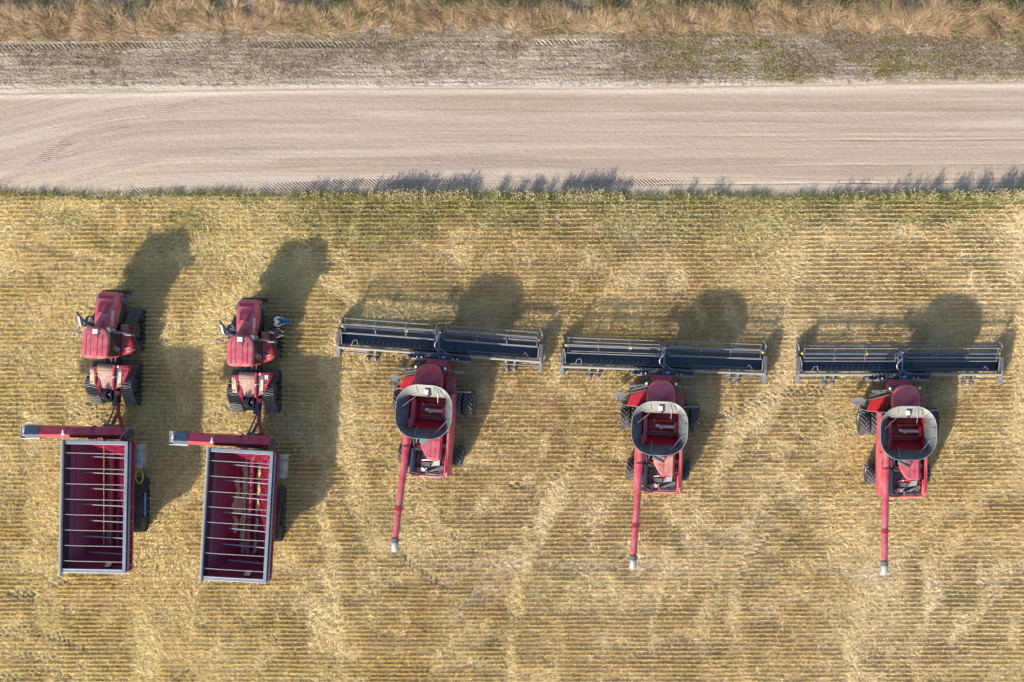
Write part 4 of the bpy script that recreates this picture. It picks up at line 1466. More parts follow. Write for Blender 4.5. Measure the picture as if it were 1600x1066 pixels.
def make_header(root):
    xh = 0.13
    W = 7.1
    # frame: back sheet, top tube and lower beam
    m = MB()
    m.prism([(-0.55, 0.45), (-0.48, 0.40), (-0.42, 1.18), (-0.50, 1.22)], 'x', -W, W)
    m.bx(-W, W, -0.82, -0.62, 0.5, 0.62)
    m.bx(-W, W, -0.5, 0.44, 0.26, 0.30)
    for k in range(13):
        x = -W + 0.3 + k * (2 * W - 0.6) / 12
        m.bar((x, -0.7, 0.45), (x, 0.42, 0.2), 0.06, 0.08)
    hd = m.build('header', 'black', root, (xh, 4.58, 0))
    for x0, x1 in ((-W, -2.0), (2.15, W)):
        m = MB()
        m.tube([(x0, -0.72, 1.18), (x1, -0.72, 1.18)], 0.115, 12)
        m.build('back_tube', 'grey', hd, smooth=True)
    m = MB()
    m.tube([(-2.0, -0.70, 1.12), (2.15, -0.70, 1.12)], 0.10, 10)
    for x in (-1.7, -0.9, 0.9, 1.7):
        m.bar((x, -0.7, 1.1), (x, -0.75, 0.4), 0.1, 0.1)
    m.build('centre_beam', 'navy', hd, smooth=True)
    # draper belts
    for x0, x1 in ((-W + 0.15, -0.85), (-0.8, 0.95), (1.0, W - 0.15)):
        m = MB()
        z = lambda y: 0.66 - 0.34 * (y + 0.42)
        m.hexa([(x0, -0.42, z(-0.42) - 0.06), (x1, -0.42, z(-0.42) - 0.06), (x1, 0.42, z(0.42) - 0.06), (x0, 0.42, z(0.42) - 0.06),
                (x0, -0.42, z(-0.42)), (x1, -0.42, z(-0.42)), (x1, 0.42, z(0.42)), (x0, 0.42, z(0.42))])
        if x1 - x0 > 3:
            k = 0
            x = x0 + 0.4
            while x < x1:
                m.bar((x, -0.40, z(-0.40) + 0.012), (x, 0.40, z(0.40) + 0.012), 0.035, 0.03)
                x += 0.62
        else:
            for k in range(3):
                y = -0.25 + 0.27 * k
                m.bar((x0 + 0.03, y, z(y) + 0.012), (x1 - 0.03, y, z(y) + 0.012), 0.035, 0.03)
        m.build('draper_belt', 'belt', hd)
    # cutter bar with guards
    m = MB()
    m.bx(-W, W, 0.42, 0.54, 0.20, 0.27)
    x = -W + 0.05
    while x < W:
        m.add([(x - 0.02, 0.54, 0.21), (x + 0.02, 0.54, 0.21), (x, 0.68, 0.22), (x, 0.54, 0.26)], [(0, 1, 2), (0, 2, 3), (1, 3, 2), (0, 3, 1)])
        x += 0.09
    m.build('cutter_bar', 'dgrey', hd)
    # end panels with dividers
    for s in (-1, 1):
        m = MB()
        m.prism([(-1.35, 0.35), (-1.30, 1.0), (-0.6, 1.32), (0.6, 1.20), (1.2, 0.6), (1.55, 0.18), (1.3, 0.12), (-0.6, 0.2)], 'x', s * W - 0.06, s * W + 0.06)
        m.prism([(-0.55, 1.30), (0.55, 1.18), (0.5, 1.30), (-0.5, 1.40)], 'x', s * W - 0.11, s * W + 0.11)
        ep = m.build('end_divider', 'dgrey', hd, bevel=0.02)
        m = MB()
        m.bx(s * W - 0.14, s * W + 0.14, -1.4, -0.7, 0.55, 1.12)
        m.build('end_box', 'grey', ep, bevel=0.03)
        m = MB()
        m.tube([(s * W - 0.05 * s, 0.95, 1.1), (s * W - 0.02, 1.2, 1.45), (s * W - 0.12, 1.45, 1.42), (s * W - 0.22, 1.52, 1.3)], 0.035, 6)
        m.build('crop_hook', 'lgrey', ep, smooth=True)
        m = MB()
        m.ball((s * (W - 0.22), 0.75, 1.4), 0.09, 8)
        m.build('end_bearing', 'yellow', ep, smooth=True)
        m = MB()
        m.tube([(s * (W - 0.1), 0.5, 1.3), (s * (W - 0.2), 0.1, 1.35), (s * (W - 0.2), -0.6, 1.15)], 0.045, 6)
        m.build('reel_lift', 'grey', ep, smooth=True)
    # reel: two halves
    axy, axz, rad = 0.74, 1.30, 0.56
    for x0, x1 in ((-W + 0.3, -0.28), (0.32, W - 0.3)):
        m = MB()
        m.cyl((x0, 0, 0), (x1, 0, 0), 0.095, n=12)
        rl = m.build('reel', 'navy', hd, (0, axy, axz), smooth=True)
        for k in range(5):
            a = 2 * PI * k / 5
            cy, cz = rad * math.cos(a), rad * math.sin(a)
            m = MB()
            m.cyl((x0, cy, cz), (x1, cy, cz), 0.032, n=7)
            bt = m.build('reel_bat', 'grey', rl, smooth=True)
            m = MB()
            x = x0 + 0.08
            top, bot_ = [], []
            while x < x1 - 0.03:
                top += [(x, 0.0), (x + 0.155, 0.0)]
                bot_ += [(x, 0.27), (x + 0.024, 0.27), (x + 0.024, 0.02), (x + 0.155, 0.02)]
                x += 0.155
            n_ = len(bot_)
            # one comb: a thin strip whose teeth hang from it
            dirv = Vector((0, 0.10, -0.24)).normalized()
            nrm = Vector((0, 0.24, 0.10)).normalized() * 0.009
            pts_ = [(a_, 0.0) for a_, b_ in (bot_[-1], bot_[0])]
            V_, F_ = [], []
            for q_ in range(0, n_, 4):
                xa, xb, xc = bot_[q_][0], bot_[q_ + 1][0], bot_[q_ + 3][0]
                for (a_, b_) in ((xa, 0.0), (xb, 0.0), (xc, 0.0), (xa, 0.02), (xb, 0.02), (xc, 0.02), (xa, 0.27), (xb, 0.27)):
                    V_.append((a_, b_))
            base_ = []
            idx = {}
            W2, F2 = [], []

            def vid(a_, b_):
                key = (round(a_, 4), round(b_, 4))
                if key not in idx:
                    idx[key] = len(W2)
                    c_ = Vector((a_, cy, cz)) + dirv * b_
                    W2.append(tuple(c_ + nrm))
                    W2.append(tuple(c_ - nrm))
                return idx[key]
            for q_ in range(0, len(V_), 8):
                g_ = V_[q_:q_ + 8]
                for (i0, i1, i2, i3) in ((0, 1, 4, 3), (1, 2, 5, 4), (3, 4, 7, 6)):
                    a_ = [vid(*g_[t_]) for t_ in (i0, i1, i2, i3)]
                    F2.append(tuple(a_))
                    F2.append(tuple(t_ + 1 for t_ in reversed(a_)))
            m.add(W2, F2)
            m.build('tine_row', 'dgrey', rl, recalc=False)
        nsp = 4
        for j in range(nsp):
            x = x0 + 0.06 + (x1 - x0 - 0.12) * j / (nsp - 1)
            m = MB()
            for k in range(5):
                a = 2 * PI * k / 5
                m.bar((x, 0, 0), (x, rad * math.cos(a), rad * math.sin(a)), 0.05, 0.05, (1, 0, 0))
            m.cyl((x - 0.05, 0, 0), (x + 0.05, 0, 0), 0.15, n=10)
            m.build('spider', 'dgrey', rl)
        m = MB()
        x = x0 + (x1 - x0) * (0.68 if x0 < 0 else 0.34)
        m.cyl((x - 0.06, 0, 0), (x + 0.06, 0, 0), 0.125, n=10)
        m.build('bearing', 'yellow', rl, smooth=True)
    # centre reel arm, hose
    m = MB()
    m.tube([(0.02, -0.95, 0.95), (0.02, -0.55, 1.75), (0.02, 0.2, 1.85), (0.02, 0.85, 1.72), (0.02, 1.15, 1.45)], 0.07, 8)
    m.bx(-0.17, 0.2, 0.58, 0.92, 1.15, 1.62)
    m.bx(-0.22, -0.10, 0.1, 1.1, 1.22, 1.36)
    m.bx(0.18, 0.34, 0.35, 0.95, 1.22, 1.5)
    ra = m.build('reel_arm', 'navy', hd, smooth=True)
    m = MB()
    m.ball((0.06, 0.80, 1.75), 0.07, 7)
    m.ball((0.26, 0.82, 1.6), 0.06, 7)
    m.build('fitting', 'lgrey', ra, smooth=True)
    m = MB()
    pts = []
    for k in range(11):
        t = k / 10
        pts.append((-0.02 - 0.34 * math.sin(PI * t) + 0.1 * t, 0.35 - 1.0 * t, 1.75 - 0.55 * t + 0.1 * math.sin(PI * t)))
    m.tube(pts, 0.03, 6)
    m.tube([(0.05, -0.3, 1.4), (0.3, -0.55, 1.4), (0.75, -0.68, 1.3)], 0.02, 6)
    m.build('hose', 'lgrey', hd, smooth=True)
    # row of brackets along the left back sheet
    m = MB()
    for k in range(12):
        x = -5.75 + 0.37 * k
        m.bar((x, -0.40, 1.05), (x + 0.27, -0.40, 1.05), 0.07, 0.03)
        m.bar((x + 0.25, -0.40, 1.05), (x + 0.26, -0.22, 1.08), 0.025, 0.03)
    m.build('crop_bracket', 'grey', hd)
    m = MB()
    m.tube([(-6.2, -0.55, 1.2), (-6.05, -0.2, 1.3), (-5.8, -0.15, 1.3), (-5.75, -0.5, 1.2)], 0.03, 6)
    m.build('cross_rail', 'grey', hd, smooth=True)
    m = MB()
    m.tube([(1.9, -0.36, 1.1), (5.85, -0.36, 1.1), (5.95, -0.15, 1.15), (6.25, -0.5, 1.15)], 0.03, 6)
    m.build('cross_rail', 'grey', hd, smooth=True)
    # stabiliser wheels
    for s in (-1, 1):
        m = MB()
        m.tube([(s * W, -1.02, 0.72), (s * 4.35, -1.08, 0.72)], 0.055, 8)
        m.bar((s * 4.6, -0.75, 0.9), (s * 4.65, -1.15, 0.6), 0.12, 0.1)
        m.bar((s * 5.25, -0.75, 0.9), (s * 5.2, -1.15, 0.6), 0.12, 0.1)
        st = m.build('stabiliser_bar', 'dgrey', hd, smooth=True)
        for xx in (4.65, 5.2):
            m = MB()
            m.lathe([(0.06, -0.1), (0.22, -0.1), (0.27, -0.06), (0.27, 0.06), (0.22, 0.1), (0.06, 0.1)], (s * xx, -1.32, 0.28), 18)
            m.build('gauge_wheel', 'dgrey', st, smooth=True)
    # adapter behind the header
    m = MB()
    m.bx(-2.1, 2.1, -1.05, -0.80, 0.45, 0.98)
    m.bx(-1.9, 1.9, -0.80, -0.55, 0.3, 0.42)
    m.hexa([(-1.3, -0.98, 0.9), (1.2, -0.98, 0.9), (0.95, -0.6, 0.9), (-0.9, -0.6, 0.9), (-1.1, -0.98, 1.22), (1.0, -0.98, 1.22), (0.8, -0.7, 1.2), (-0.75, -0.7, 1.2)])
    for k in range(9):
        x = -1.85 + 0.43 * k + 0.1 * math.sin(k * 7)
        m.tube([(x, -0.98, 1.0), (x + 0.12 * math.cos(k * 3), -0.75, 1.25), (x + 0.25 * math.sin(k * 5), -0.48, 1.05)], 0.025, 5)
    ad = m.build('adapter', 'black', hd)
    m = MB()
    m.tube([(-2.3, -1.12, 1.05), (2.15, -1.12, 1.0)], 0.085, 10)
    m.bx(-2.35, -2.18, -1.22, -0.95, 0.7, 1.12)
    m.build('top_pipe', 'grey', ad, smooth=True)
    for x in (-1.55, -1.25, 0.95, 1.25):
        m = MB()
        m.ball((x, -1.0, 1.18), 0.055, 7)
        m.build('lamp', 'lamp', ad, smooth=True)
    m = MB()
    m.bx(0.16, 0.42, -0.99, -0.84, 1.225, 1.24)
    m.build('decal', 'blue_sticker', ad)
    m = MB()
    m.bar((0.02, -1.15, 1.05), (0.02, -0.85, 1.3), 0.07, 0.07)
    m.build('latch', 'blue_sticker', ad)
    m = MB()
    for k in range(7):
        x = -1.9 + 0.28 * k
        m.tube([(x, -0.62, 1.2), (x + 0.1, -0.8, 1.3), (x + 0.22, -0.7, 1.22)], 0.02, 5)
    m.build('coupling', 'lgrey', ad, smooth=True)
    return hd


def place_combine(o, px, py, rot, label):
    x, y = X(px), Y(py)
    o.location = (x, y, 0)
    o.rotation_euler = (0, 0, R(rot))
    tag(o, label, 'combine harvester', 'red combine harvesters parked in a row')


combine = make_combine()


def child(o, *names):
    for n in names:
        o = [c for c in o.children if c.name.split('.')[0] == n][0]
    return o


def kids(o, n):
    return [c for c in o.children if c.name.split('.')[0] == n]


combine2 = copy_tree(combine)
combine3 = copy_tree(combine)
place_combine(combine, 683, 637.7, -4.2, 'red combine harvester with clean red engine deck, standing most tilted, beside the grain carts')
place_combine(combine2, 1031, 662, -2.1, 'middle red combine harvester, its engine deck covered in tan dust')
place_combine(combine3, 1398, 669, 0.0, 'red combine harvester farthest from the tractors, reel tines of its header showing in rows')
# what differs from one machine to the next
for o, (ra, rb) in ((combine, (4, -6)), (combine2, (12, 4)), (combine3, (52, 50))):
    for rl, a in zip(kids(child(o, 'header'), 'reel'), (ra, rb)):
        rl.rotation_euler = (R(a), 0, 0)
d2 = child(combine2, 'engine_deck')
d2.data = d2.data.copy()
d2.data.materials[0] = M['dust_deck']
d2['label'] = 'engine deck coated in tan dust'
r1 = child(combine, 'cab', 'roof')
r1.data = r1.data.copy()
r1.data.materials[0] = M['red']
for f in kids(child(combine, 'engine_deck'), 'screen_frame'):
    bpy.data.objects.remove(f)
# ================================================================= four-track articulated tractor
def hull(circles, k=40):
    pts = []
    for y, z, r in circles:
        pts += [(y + r * math.cos(2 * PI * j / k), z + r * math.sin(2 * PI * j / k)) for j in range(k)]
    pts = sorted(set(pts))

    def cr(o, a, b):
        return (a[0] - o[0]) * (b[1] - o[1]) - (a[1] - o[1]) * (b[0] - o[0])
    lo, up = [], []
    for p in pts:
        while len(lo) >= 2 and cr(lo[-2], lo[-1], p) <= 0:
            lo.pop()
        lo.append(p)
    for p in reversed(pts):
        while len(up) >= 2 and cr(up[-2], up[-1], p) <= 0:
            up.pop()
        up.append(p)
    return lo[:-1] + up[:-1]


def resample(poly, step):
    P = [Vector((a, b)) for a, b in poly]
    P.append(P[0])
    L = [0]
    for i in range(1, len(P)):
        L.append(L[-1] + (P[i] - P[i - 1]).length)
    n = int(L[-1] / step)
    out = []
    j = 0
    for k in range(n):
        s = L[-1] * k / n
        while L[j + 1] < s:
            j += 1
        t = (s - L[j]) / max(1e-9, L[j + 1] - L[j])
        p = P[j].lerp(P[j + 1], t)
        d = (P[j + 1] - P[j]).normalized()
        out.append((p, Vector((d.y, -d.x))))   # point, outward normal (ccw hull)
    return out


def make_track(parent, name, loc, circles, rollers, w, out, step=0.165, slant=0.17):
    """rubber track: belt carcass with lugs, wheels and rollers as sub-parts; out = outward side"""
    th = 0.035
    cin = [(y, z, r - th) for y, z, r in circles]
    o_ = resample(hull(circles), 0.06)
    m = MB()
    rings = []
    for p, nrm in o_:
        q = p - nrm * th
        rings.append([(-w / 2, p.x, p.y), (w / 2, p.x, p.y), (w / 2, q.x, q.y), (-w / 2, q.x, q.y)])
    rings.append(rings[0])
    m.loft(rings, caps=False)
    belt = m.build(name, 'rubber', parent, loc)
    lug = MB()
    pts = resample(hull(circles), step)
    n = len(pts)
    for side in (-1, 1):
        for i in range(n):
            p, nr = pts[i]
            p2, nr2 = pts[(i + 1) % n]
            pm, nm = p.lerp(p2, 0.75 if side < 0 else 0.75), nr.lerp(nr2, 0.75).normalized()
            # lug runs from the middle (x=0, at p) to the edge (x=side*w/2, at pm)
            for (xa, pa, na, xb, pb, nb) in ((0.0, p, nr, side * w / 2 * 0.98, pm, nm),):
                ta = Vector((-na.y, na.x)) * 0.036
                tb = Vector((-nb.y, nb.x)) * 0.036
                hgt = 0.065
                v = [(xa, *(pa - ta)), (xb, *(pb - tb)), (xb, *(pb + tb)), (xa, *(pa + ta)),
                     (xa, *(pa - ta * 0.8 + na * hgt)), (xb, *(pb - tb * 0.8 + nb * hgt)), (xb, *(pb + tb * 0.8 + nb * hgt)), (xa, *(pa + ta * 0.8 + na * hgt))]
                lug.hexa(v)
    lug.build('tread', 'rubber_lug', belt)
    for (y, z, r) in circles:
        m = MB()
        rr = r - th - 0.02
        for s in (-1, 1):
            c = s * w * 0.30
            m.lathe([(0.08, -0.1), (rr * 0.55, -0.06), (rr * 0.8, -0.1), (rr, -0.1), (rr, 0.1), (rr * 0.8, 0.1), (rr * 0.55, 0.06), (0.08, 0.1)], (c, y, z), 20)
        m.cyl((-w * 0.3, y, z), (w * 0.44, y, z), 0.09, n=10) if out > 0 else m.cyl((-w * 0.44, y, z), (w * 0.3, y, z), 0.09, n=10)
        m.build('track_wheel', 'black', belt, smooth=True)
    for (y, z, r) in rollers:
        for s in (-1, 1):
            m = MB()
            c = s * w * 0.33
            m.lathe([(0.05, -0.1), (r, -0.1), (r, 0.1), (0.05, 0.1)], (c, y, z), 14)
            m.build('roller', 'black', belt, smooth=True)
    m = MB()
    ys = [c[0] for c in circles]
    m.bar((out * w * 0.05, min(ys) + 0.1, 0.5), (out * w * 0.05, max(ys) - 0.1, 0.5), 0.3, 0.24)
    m.build('undercarriage', 'black', belt)
    return belt


TRI = [(-1.05, 0.42, 0.42), (1.05, 0.42, 0.42), (0.0, 1.12, 0.55)]
TRI_R = [(-0.42, 0.2, 0.16), (0.0, 0.2, 0.16), (0.42, 0.2, 0.16)]


def make_tractor():
    root = empty('tracked_tractor', (0, 0, 0))
    FY, RY_ = 1.9, -1.9            # axles
    for s in (-1, 1):
        make_track(root, 'front_track', (s * 1.21, FY, 0.05), TRI, TRI_R, 0.84, s)
        make_track(root, 'rear_track', (s * 1.21, RY_, 0.05), TRI, TRI_R, 0.84, s)
    # frames and hinge
    m = MB()
    m.bx(-0.55, 0.55, 0.2, 4.1, 0.75, 1.45)
    m.bx(-0.85, 0.85, FY - 0.25, FY + 0.25, 0.8, 1.3)
    m.build('front_frame', 'black', root, bevel=0.03)
    m = MB()
    m.bx(-0.5, 0.5, -3.2, -0.1, 0.75, 1.4)
    m.bx(-0.85, 0.85, RY_ - 0.25, RY_ + 0.25, 0.8, 1.3)
    m.build('rear_frame', 'black', root, bevel=0.03)
    m = MB()
    m.cyl((0, 0.05, 0.6), (0, 0.05, 1.6), 0.24, n=14)
    m.tube([(-0.35, -0.5, 1.5), (-0.4, 0.0, 1.65), (-0.3, 0.5, 1.5)], 0.05, 7)
    m.tube([(0.3, -0.5, 1.5), (0.42, 0.0, 1.7), (0.3, 0.5, 1.55)], 0.05, 7)
    m.tube([(0.1, -0.5, 1.5), (0.12, 0.0, 1.75), (0.15, 0.5, 1.6)], 0.04, 7)
    m.build('hinge', 'black', root, smooth=True)

    # hood: sloping, with chamfered flanks
    m = MB()
    rings = []
    for y, hw, zt, hb in ((2.0, 0.50, 3.02, 0.60), (2.6, 0.54, 2.98, 0.66), (3.4, 0.60, 2.86, 0.74), (4.1, 0.62, 2.66, 0.76), (4.36, 0.58, 2.52, 0.72), (4.50, 0.46, 2.3, 0.58)):
        rings.append([(-hb, y, zt - 0.9), (-hb, y, zt - 0.34), (-hw - 0.02, y, zt - 0.06), (-hw + 0.06, y, zt), (0, y, zt + 0.03), (hw - 0.06, y, zt), (hw + 0.02, y, zt - 0.06), (hb, y, zt - 0.34), (hb, y, zt - 0.9)])
    m.loft(rings)
    hood = m.build('hood', 'red_dusty', root, smooth=True)
    m = MB()
    for s in (-1, 1):
        m.hexa([(s * 0.56 - 0.03, 2.3, 1.3), (s * 0.56 + 0.05, 2.3, 1.3), (s * 0.74 + 0.05, 4.3, 1.3), (s * 0.74 - 0.03, 4.3, 1.3),
                (s * 0.61 - 0.03, 2.3, 2.5), (s * 0.61 + 0.03, 2.3, 2.5), (s * 0.74 + 0.03, 4.3, 2.16), (s * 0.74 - 0.03, 4.3, 2.16)])
    m.bx(-0.62, 0.62, 4.3, 4.58, 1.2, 2.05)
    m.build('grille', 'black', hood, bevel=0.02)
    m = MB()
    for k in range(6):
        y = 3.06 + 0.115 * k
        z = 2.965 - 0.155 * (y - 2.75) ** 1.0 - 0.0
        m.bar((-0.40, y, 2.985 - 0.16 * (y - 2.8)), (0.40, y, 2.985 - 0.16 * (y - 2.8)), 0.035, 0.03)
    m.build('louvre', 'red_inner', hood)
    m = MB()
    m.hexa([(-0.47, 4.0, 2.68), (0.47, 4.0, 2.68), (0.45, 4.22, 2.585), (-0.45, 4.22, 2.585), (-0.47, 4.0, 2.745), (0.47, 4.0, 2.745), (0.45, 4.22, 2.66), (-0.45, 4.22, 2.66)])
    m.build('hood_scoop', 'red_inner', hood)
    m = MB()
    m.bx(0.0, 0.12, 2.38, 2.44, 3.0, 3.055)
    m.build('hood_latch', 'black', hood)
    # lettering along the hood flank (faces up and outward)
    ang = math.atan2(0.28, 0.13)
    for s in (1,):
        mt = Matrix.Translation((0.605, 2.72, 2.84)) @ Matrix.Rotation(R(-4.5), 4, 'Z') @ Matrix.Rotation(R(62) * s, 4, 'Y') @ Matrix.Rotation(R(90), 4, 'Z')
        text_mesh('hood_lettering', 'STEIGER', 0.27, 'white', hood, mt)
    # headlight panel + front weights on the nose
    m = MB()
    m.bx(-0.85, 0.85, 4.40, 4.68, 0.75, 1.15)
    m.build('front_weight', 'black', root, bevel=0.04)
    for s in (-1, 1):
        m = MB()
        m.bx(s * 0.86 - 0.18, s * 0.86 + 0.18, 3.75, 4.15, 1.55, 2.0)
        m.build('side_lamp_box', 'navy', root, bevel=0.05)
        m = MB()
        m.tube([(s * 0.72, 4.35, 2.1), (s * 0.85, 4.2, 2.12), (s * 0.92, 3.95, 2.1)], 0.02, 6)
        m.build('nose_rail', 'lgrey', root, smooth=True)

    # cab
    m = MB()
    r0 = rrect(0.74, 0.86, 0.12, 4, 0.12, 0.98)
    r1 = rrect(0.80, 0.92, 0.14, 4, 0.12, 1.0)
    r2 = rrect(0.78, 0.88, 0.14, 4, 0.12, 0.98)
    m.loft([[(x, y, 1.75) for x, y in r0], [(x, y, 2.5) for x, y in r1], [(x, y, 3.75) for x, y in r2]])
    cab = m.build('cab', 'glass', root, smooth=True)
    for x, y in ((-0.60, 0.16), (0.86, 0.16), (-0.60, 1.82), (0.86, 1.82)):
        m = MB()
        m.bar((x, y, 1.75), (x, y, 3.75), 0.09, 0.09)
        m.build('cab_post', 'black', cab)

    def ring(k, z, fx=0.0):
        pts = []
        for j in range(32):
            a = 2 * PI * j / 32
            ca, sa = math.cos(a), math.sin(a)
            if sa > 0:
                x = 0.90 * math.copysign(abs(ca) ** 0.55, ca)
                y = 1.10 * abs(sa) ** 0.62
            else:
                x = 0.90 * math.copysign(abs(ca) ** 0.35, ca)
                y = -1.0 * abs(sa) ** 0.35
            pts.append((0.10 + x * k, 0.92 + y * k, z))
        return pts
    m = MB()
    m.loft([ring(0.94, 3.72), ring(1.0, 3.80), ring(1.0, 3.95), ring(0.95, 4.04), ring(0.85, 4.07), ring(0.5, 4.10)])
    roof = m.build('roof', 'red_dusty', cab, smooth=True)
    m = MB()
    for x in (-0.46, -0.14, 0.30, 0.64):
        m.bar((x, 0.12, 4.083), (x, 1.55, 4.083), 0.03, 0.05)
    m.tube([(-0.46, 1.5, 4.08), (-0.6, 1.2, 4.06), (-0.66, 0.6, 4.05)], 0.015, 5)
    m.tube([(0.64, 1.5, 4.08), (0.78, 1.2, 4.06), (0.84, 0.6, 4.05)], 0.015, 5)
    m.build('roof_seam', 'red_inner', roof)
    m = MB()
    m.bx(0.0, 0.34, 1.60, 1.92, 4.08, 4.24)
    rc = m.build('receiver', 'white', roof, bevel=0.05)
    m = MB()
    m.bx(0.05, 0.4, 1.5, 1.6, 4.05, 4.15)
    m.tube([(0.3, 1.55, 4.1), (0.36, 1.3, 4.12), (0.2, 1.25, 4.1)], 0.02, 5)
    m.build('receiver_bracket', 'black', rc)
    m = MB()
    m.cyl((0.86, 1.88, 3.0), (0.86, 1.88, 3.75), 0.12, n=14)
    m.cyl((0.86, 1.88, 3.75), (0.86, 1.88, 3.95), 0.21, 0.17, n=18)
    m.build('pre_cleaner', 'grey', root, smooth=True)
    m = MB()
    m.bx(0.68, 0.84, 0.30, 0.62, 1.9, 3.0)
    m.bx(-0.4, 0.5, 0.4, 0.9, 1.78, 2.2)
    m.build('seat', 'black', cab)
    # mirrors
    for s in (-1, 1):
        m = MB()
        x0 = 0.12 + s * 0.8
        m.tube([(x0, 1.70, 3.25), (x0 + s * 0.5, 1.74, 3.3), (x0 + s * 0.95, 1.66, 3.2)], 0.03, 6)
        ar = m.build('mirror_arm', 'lgrey', root, smooth=True)
        m = MB()
        xx = x0 + s * 1.0
        m.bx(xx - 0.22, xx + 0.22, 1.56, 1.68, 2.75, 3.28)
        m.build('mirror', 'grey', ar, bevel=0.04)
    m = MB()
    m.bx(-1.02, -0.86, 0.55, 0.8, 3.1, 3.35)
    m.build('rear_lamp', 'black', root, bevel=0.03)
    # right-hand fender, battery cover and steps
    m = MB()
    m.hexa([(0.80, 0.92, 1.55), (1.28, 0.88, 1.55), (1.22, 2.28, 1.55), (0.72, 2.30, 1.55), (0.80, 0.92, 1.86), (1.30, 0.88, 1.86), (1.24, 2.28, 1.86), (0.72, 2.30, 1.86)])
    fe = m.build('fender', 'dust_deck', root, bevel=0.03)
    fe['label'] = 'dusty ribbed right-hand fender'
    m = MB()
    for k in range(8):
        y = 1.05 + 0.15 * k
        m.bx(0.84, 1.22, y, y + 0.04, 1.86, 1.885)
    m.build('tread_rib', 'red_dusty', fe)
    m = MB()
    m.hexa([(1.28, 0.88, 1.45), (1.62, 0.62, 1.45), (1.45, 1.2, 1.45), (1.30, 2.25, 1.45), (1.30, 0.88, 1.90), (1.62, 0.60, 1.78), (1.46, 1.2, 1.84), (1.30, 2.25, 1.90)])
    m.build('fender_edge', 'red_clean', fe)
    m = MB()
    m.hexa([(0.82, 0.15, 1.5), (1.35, 0.28, 1.4), (1.66, 0.62, 1.4), (0.82, 0.92, 1.5), (0.85, 0.10, 1.86), (1.30, 0.30, 1.74), (1.62, 0.62, 1.74), (0.85, 0.92, 1.88)])
    pan = m.build('fender_panel', 'red', root, bevel=0.03)
    m = MB()
    m.hexa([(1.02, 0.40, 1.80), (1.30, 0.36, 1.74), (1.54, 0.62, 1.75), (1.20, 0.72, 1.80), (1.02, 0.40, 1.84), (1.30, 0.36, 1.80), (1.54, 0.62, 1.81), (1.20, 0.72, 1.85)])
    dc = m.build('decal_plate', 'red_clean', pan)
    mt = Matrix.Translation((1.28, 0.54, 1.845)) @ Matrix.Rotation(R(12), 4, 'Z') @ Matrix.Rotation(R(10), 4, 'Y')
    text_mesh('fender_lettering', 'CASE\n IH', 0.2, 'white', pan, mt)
    m = MB()
    m.tube([(0.86, 1.95, 1.95), (0.97, 1.0, 2.0), (0.93, 0.4, 2.0), (0.72, 0.05, 1.95), (0.2, -0.05, 1.9), (-0.5, -0.02, 1.9)], 0.04, 7)
    m.build('cab_floor_edge', 'red_clean', root, smooth=True)
    m = MB()
    m.ball((0.8, 0.55, 2.35), 0.16, 8, (1, 1.2, 0.8))
    m.build('seat_cloth', 'teal', root, smooth=True)
    # left-hand fender, steps with handrail
    m = MB()
    m.hexa([(-1.25, 0.3, 1.5), (-0.68, 0.3, 1.5), (-0.68, 2.2, 1.5), (-1.2, 2.1, 1.5), (-1.25, 0.3, 1.8), (-0.68, 0.3, 1.8), (-0.68, 2.2, 1.8), (-1.2, 2.1, 1.8)])
    m.build('fender', 'red_dusty', root, bevel=0.03)
    m = MB()
    for k in range(4):
        m.bx(-1.72 + 0.06 * k, -1.28 + 0.02 * k, 2.0, 2.5, 0.5 + 0.36 * k, 0.55 + 0.36 * k)
    m.bx(-1.75, -1.7, 2.0, 2.05, 0.4, 1.7)
    m.bx(-1.75, -1.7, 2.45, 2.5, 0.4, 1.7)
    m.build('step', 'dgrey', root)
    # exhaust stack with shield and air intake elbow beside the hood
    m = MB()
    m.cyl((-1.05, 2.0, 1.6), (-1.15, 2.25, 3.0), 0.20, 0.20, n=14)
    m.tube([(-1.15, 2.25, 3.0), (-1.30, 2.5, 3.25), (-1.45, 2.78, 3.42), (-1.52, 3.0, 3.48)], [0.15, 0.13, 0.10, 0.085], 10)
    ex = m.build('exhaust_stack', 'navy', root, smooth=True)
    m = MB()
    m.hexa([(-1.35, 1.95, 2.2), (-1.15, 1.88, 2.2), (-1.25, 2.12, 2.2), (-1.38, 2.2, 2.2), (-1.42, 2.15, 3.3), (-1.24, 2.08, 3.3), (-1.32, 2.7, 3.5), (-1.44, 2.7, 3.5)])
    m.build('heat_shield', 'lgrey', ex, bevel=0.02)
    m = MB()
    pts = [(-0.72, 2.35, 2.0), (-0.72, 2.40, 2.75)]
    for k in range(9):
        a = PI * k / 8
        pts.append((-0.72 - 0.22 + 0.22 * math.cos(a), 2.42 + 0.30 * math.sin(a), 2.85 + 0.05 * math.sin(a)))
    pts.append((-1.12, 2.18, 2.75))
    m.tube(pts, 0.085, 10)
    m.build('air_intake', 'navy', root, smooth=True)
    m = MB()
    m.hexa([(-1.12, 2.0, 1.55), (-0.62, 2.0, 1.55), (-0.62, 3.2, 1.55), (-0.9, 3.2, 1.55), (-1.05, 2.05, 2.25), (-0.62, 2.05, 2.25), (-0.62, 3.1, 2.1), (-0.8, 3.1, 2.1)])
    m.build('engine_side', 'black', root, bevel=0.03)

    # rear: fuel tank saddle, side boxes, mudguards
    m = MB()
    rings = []
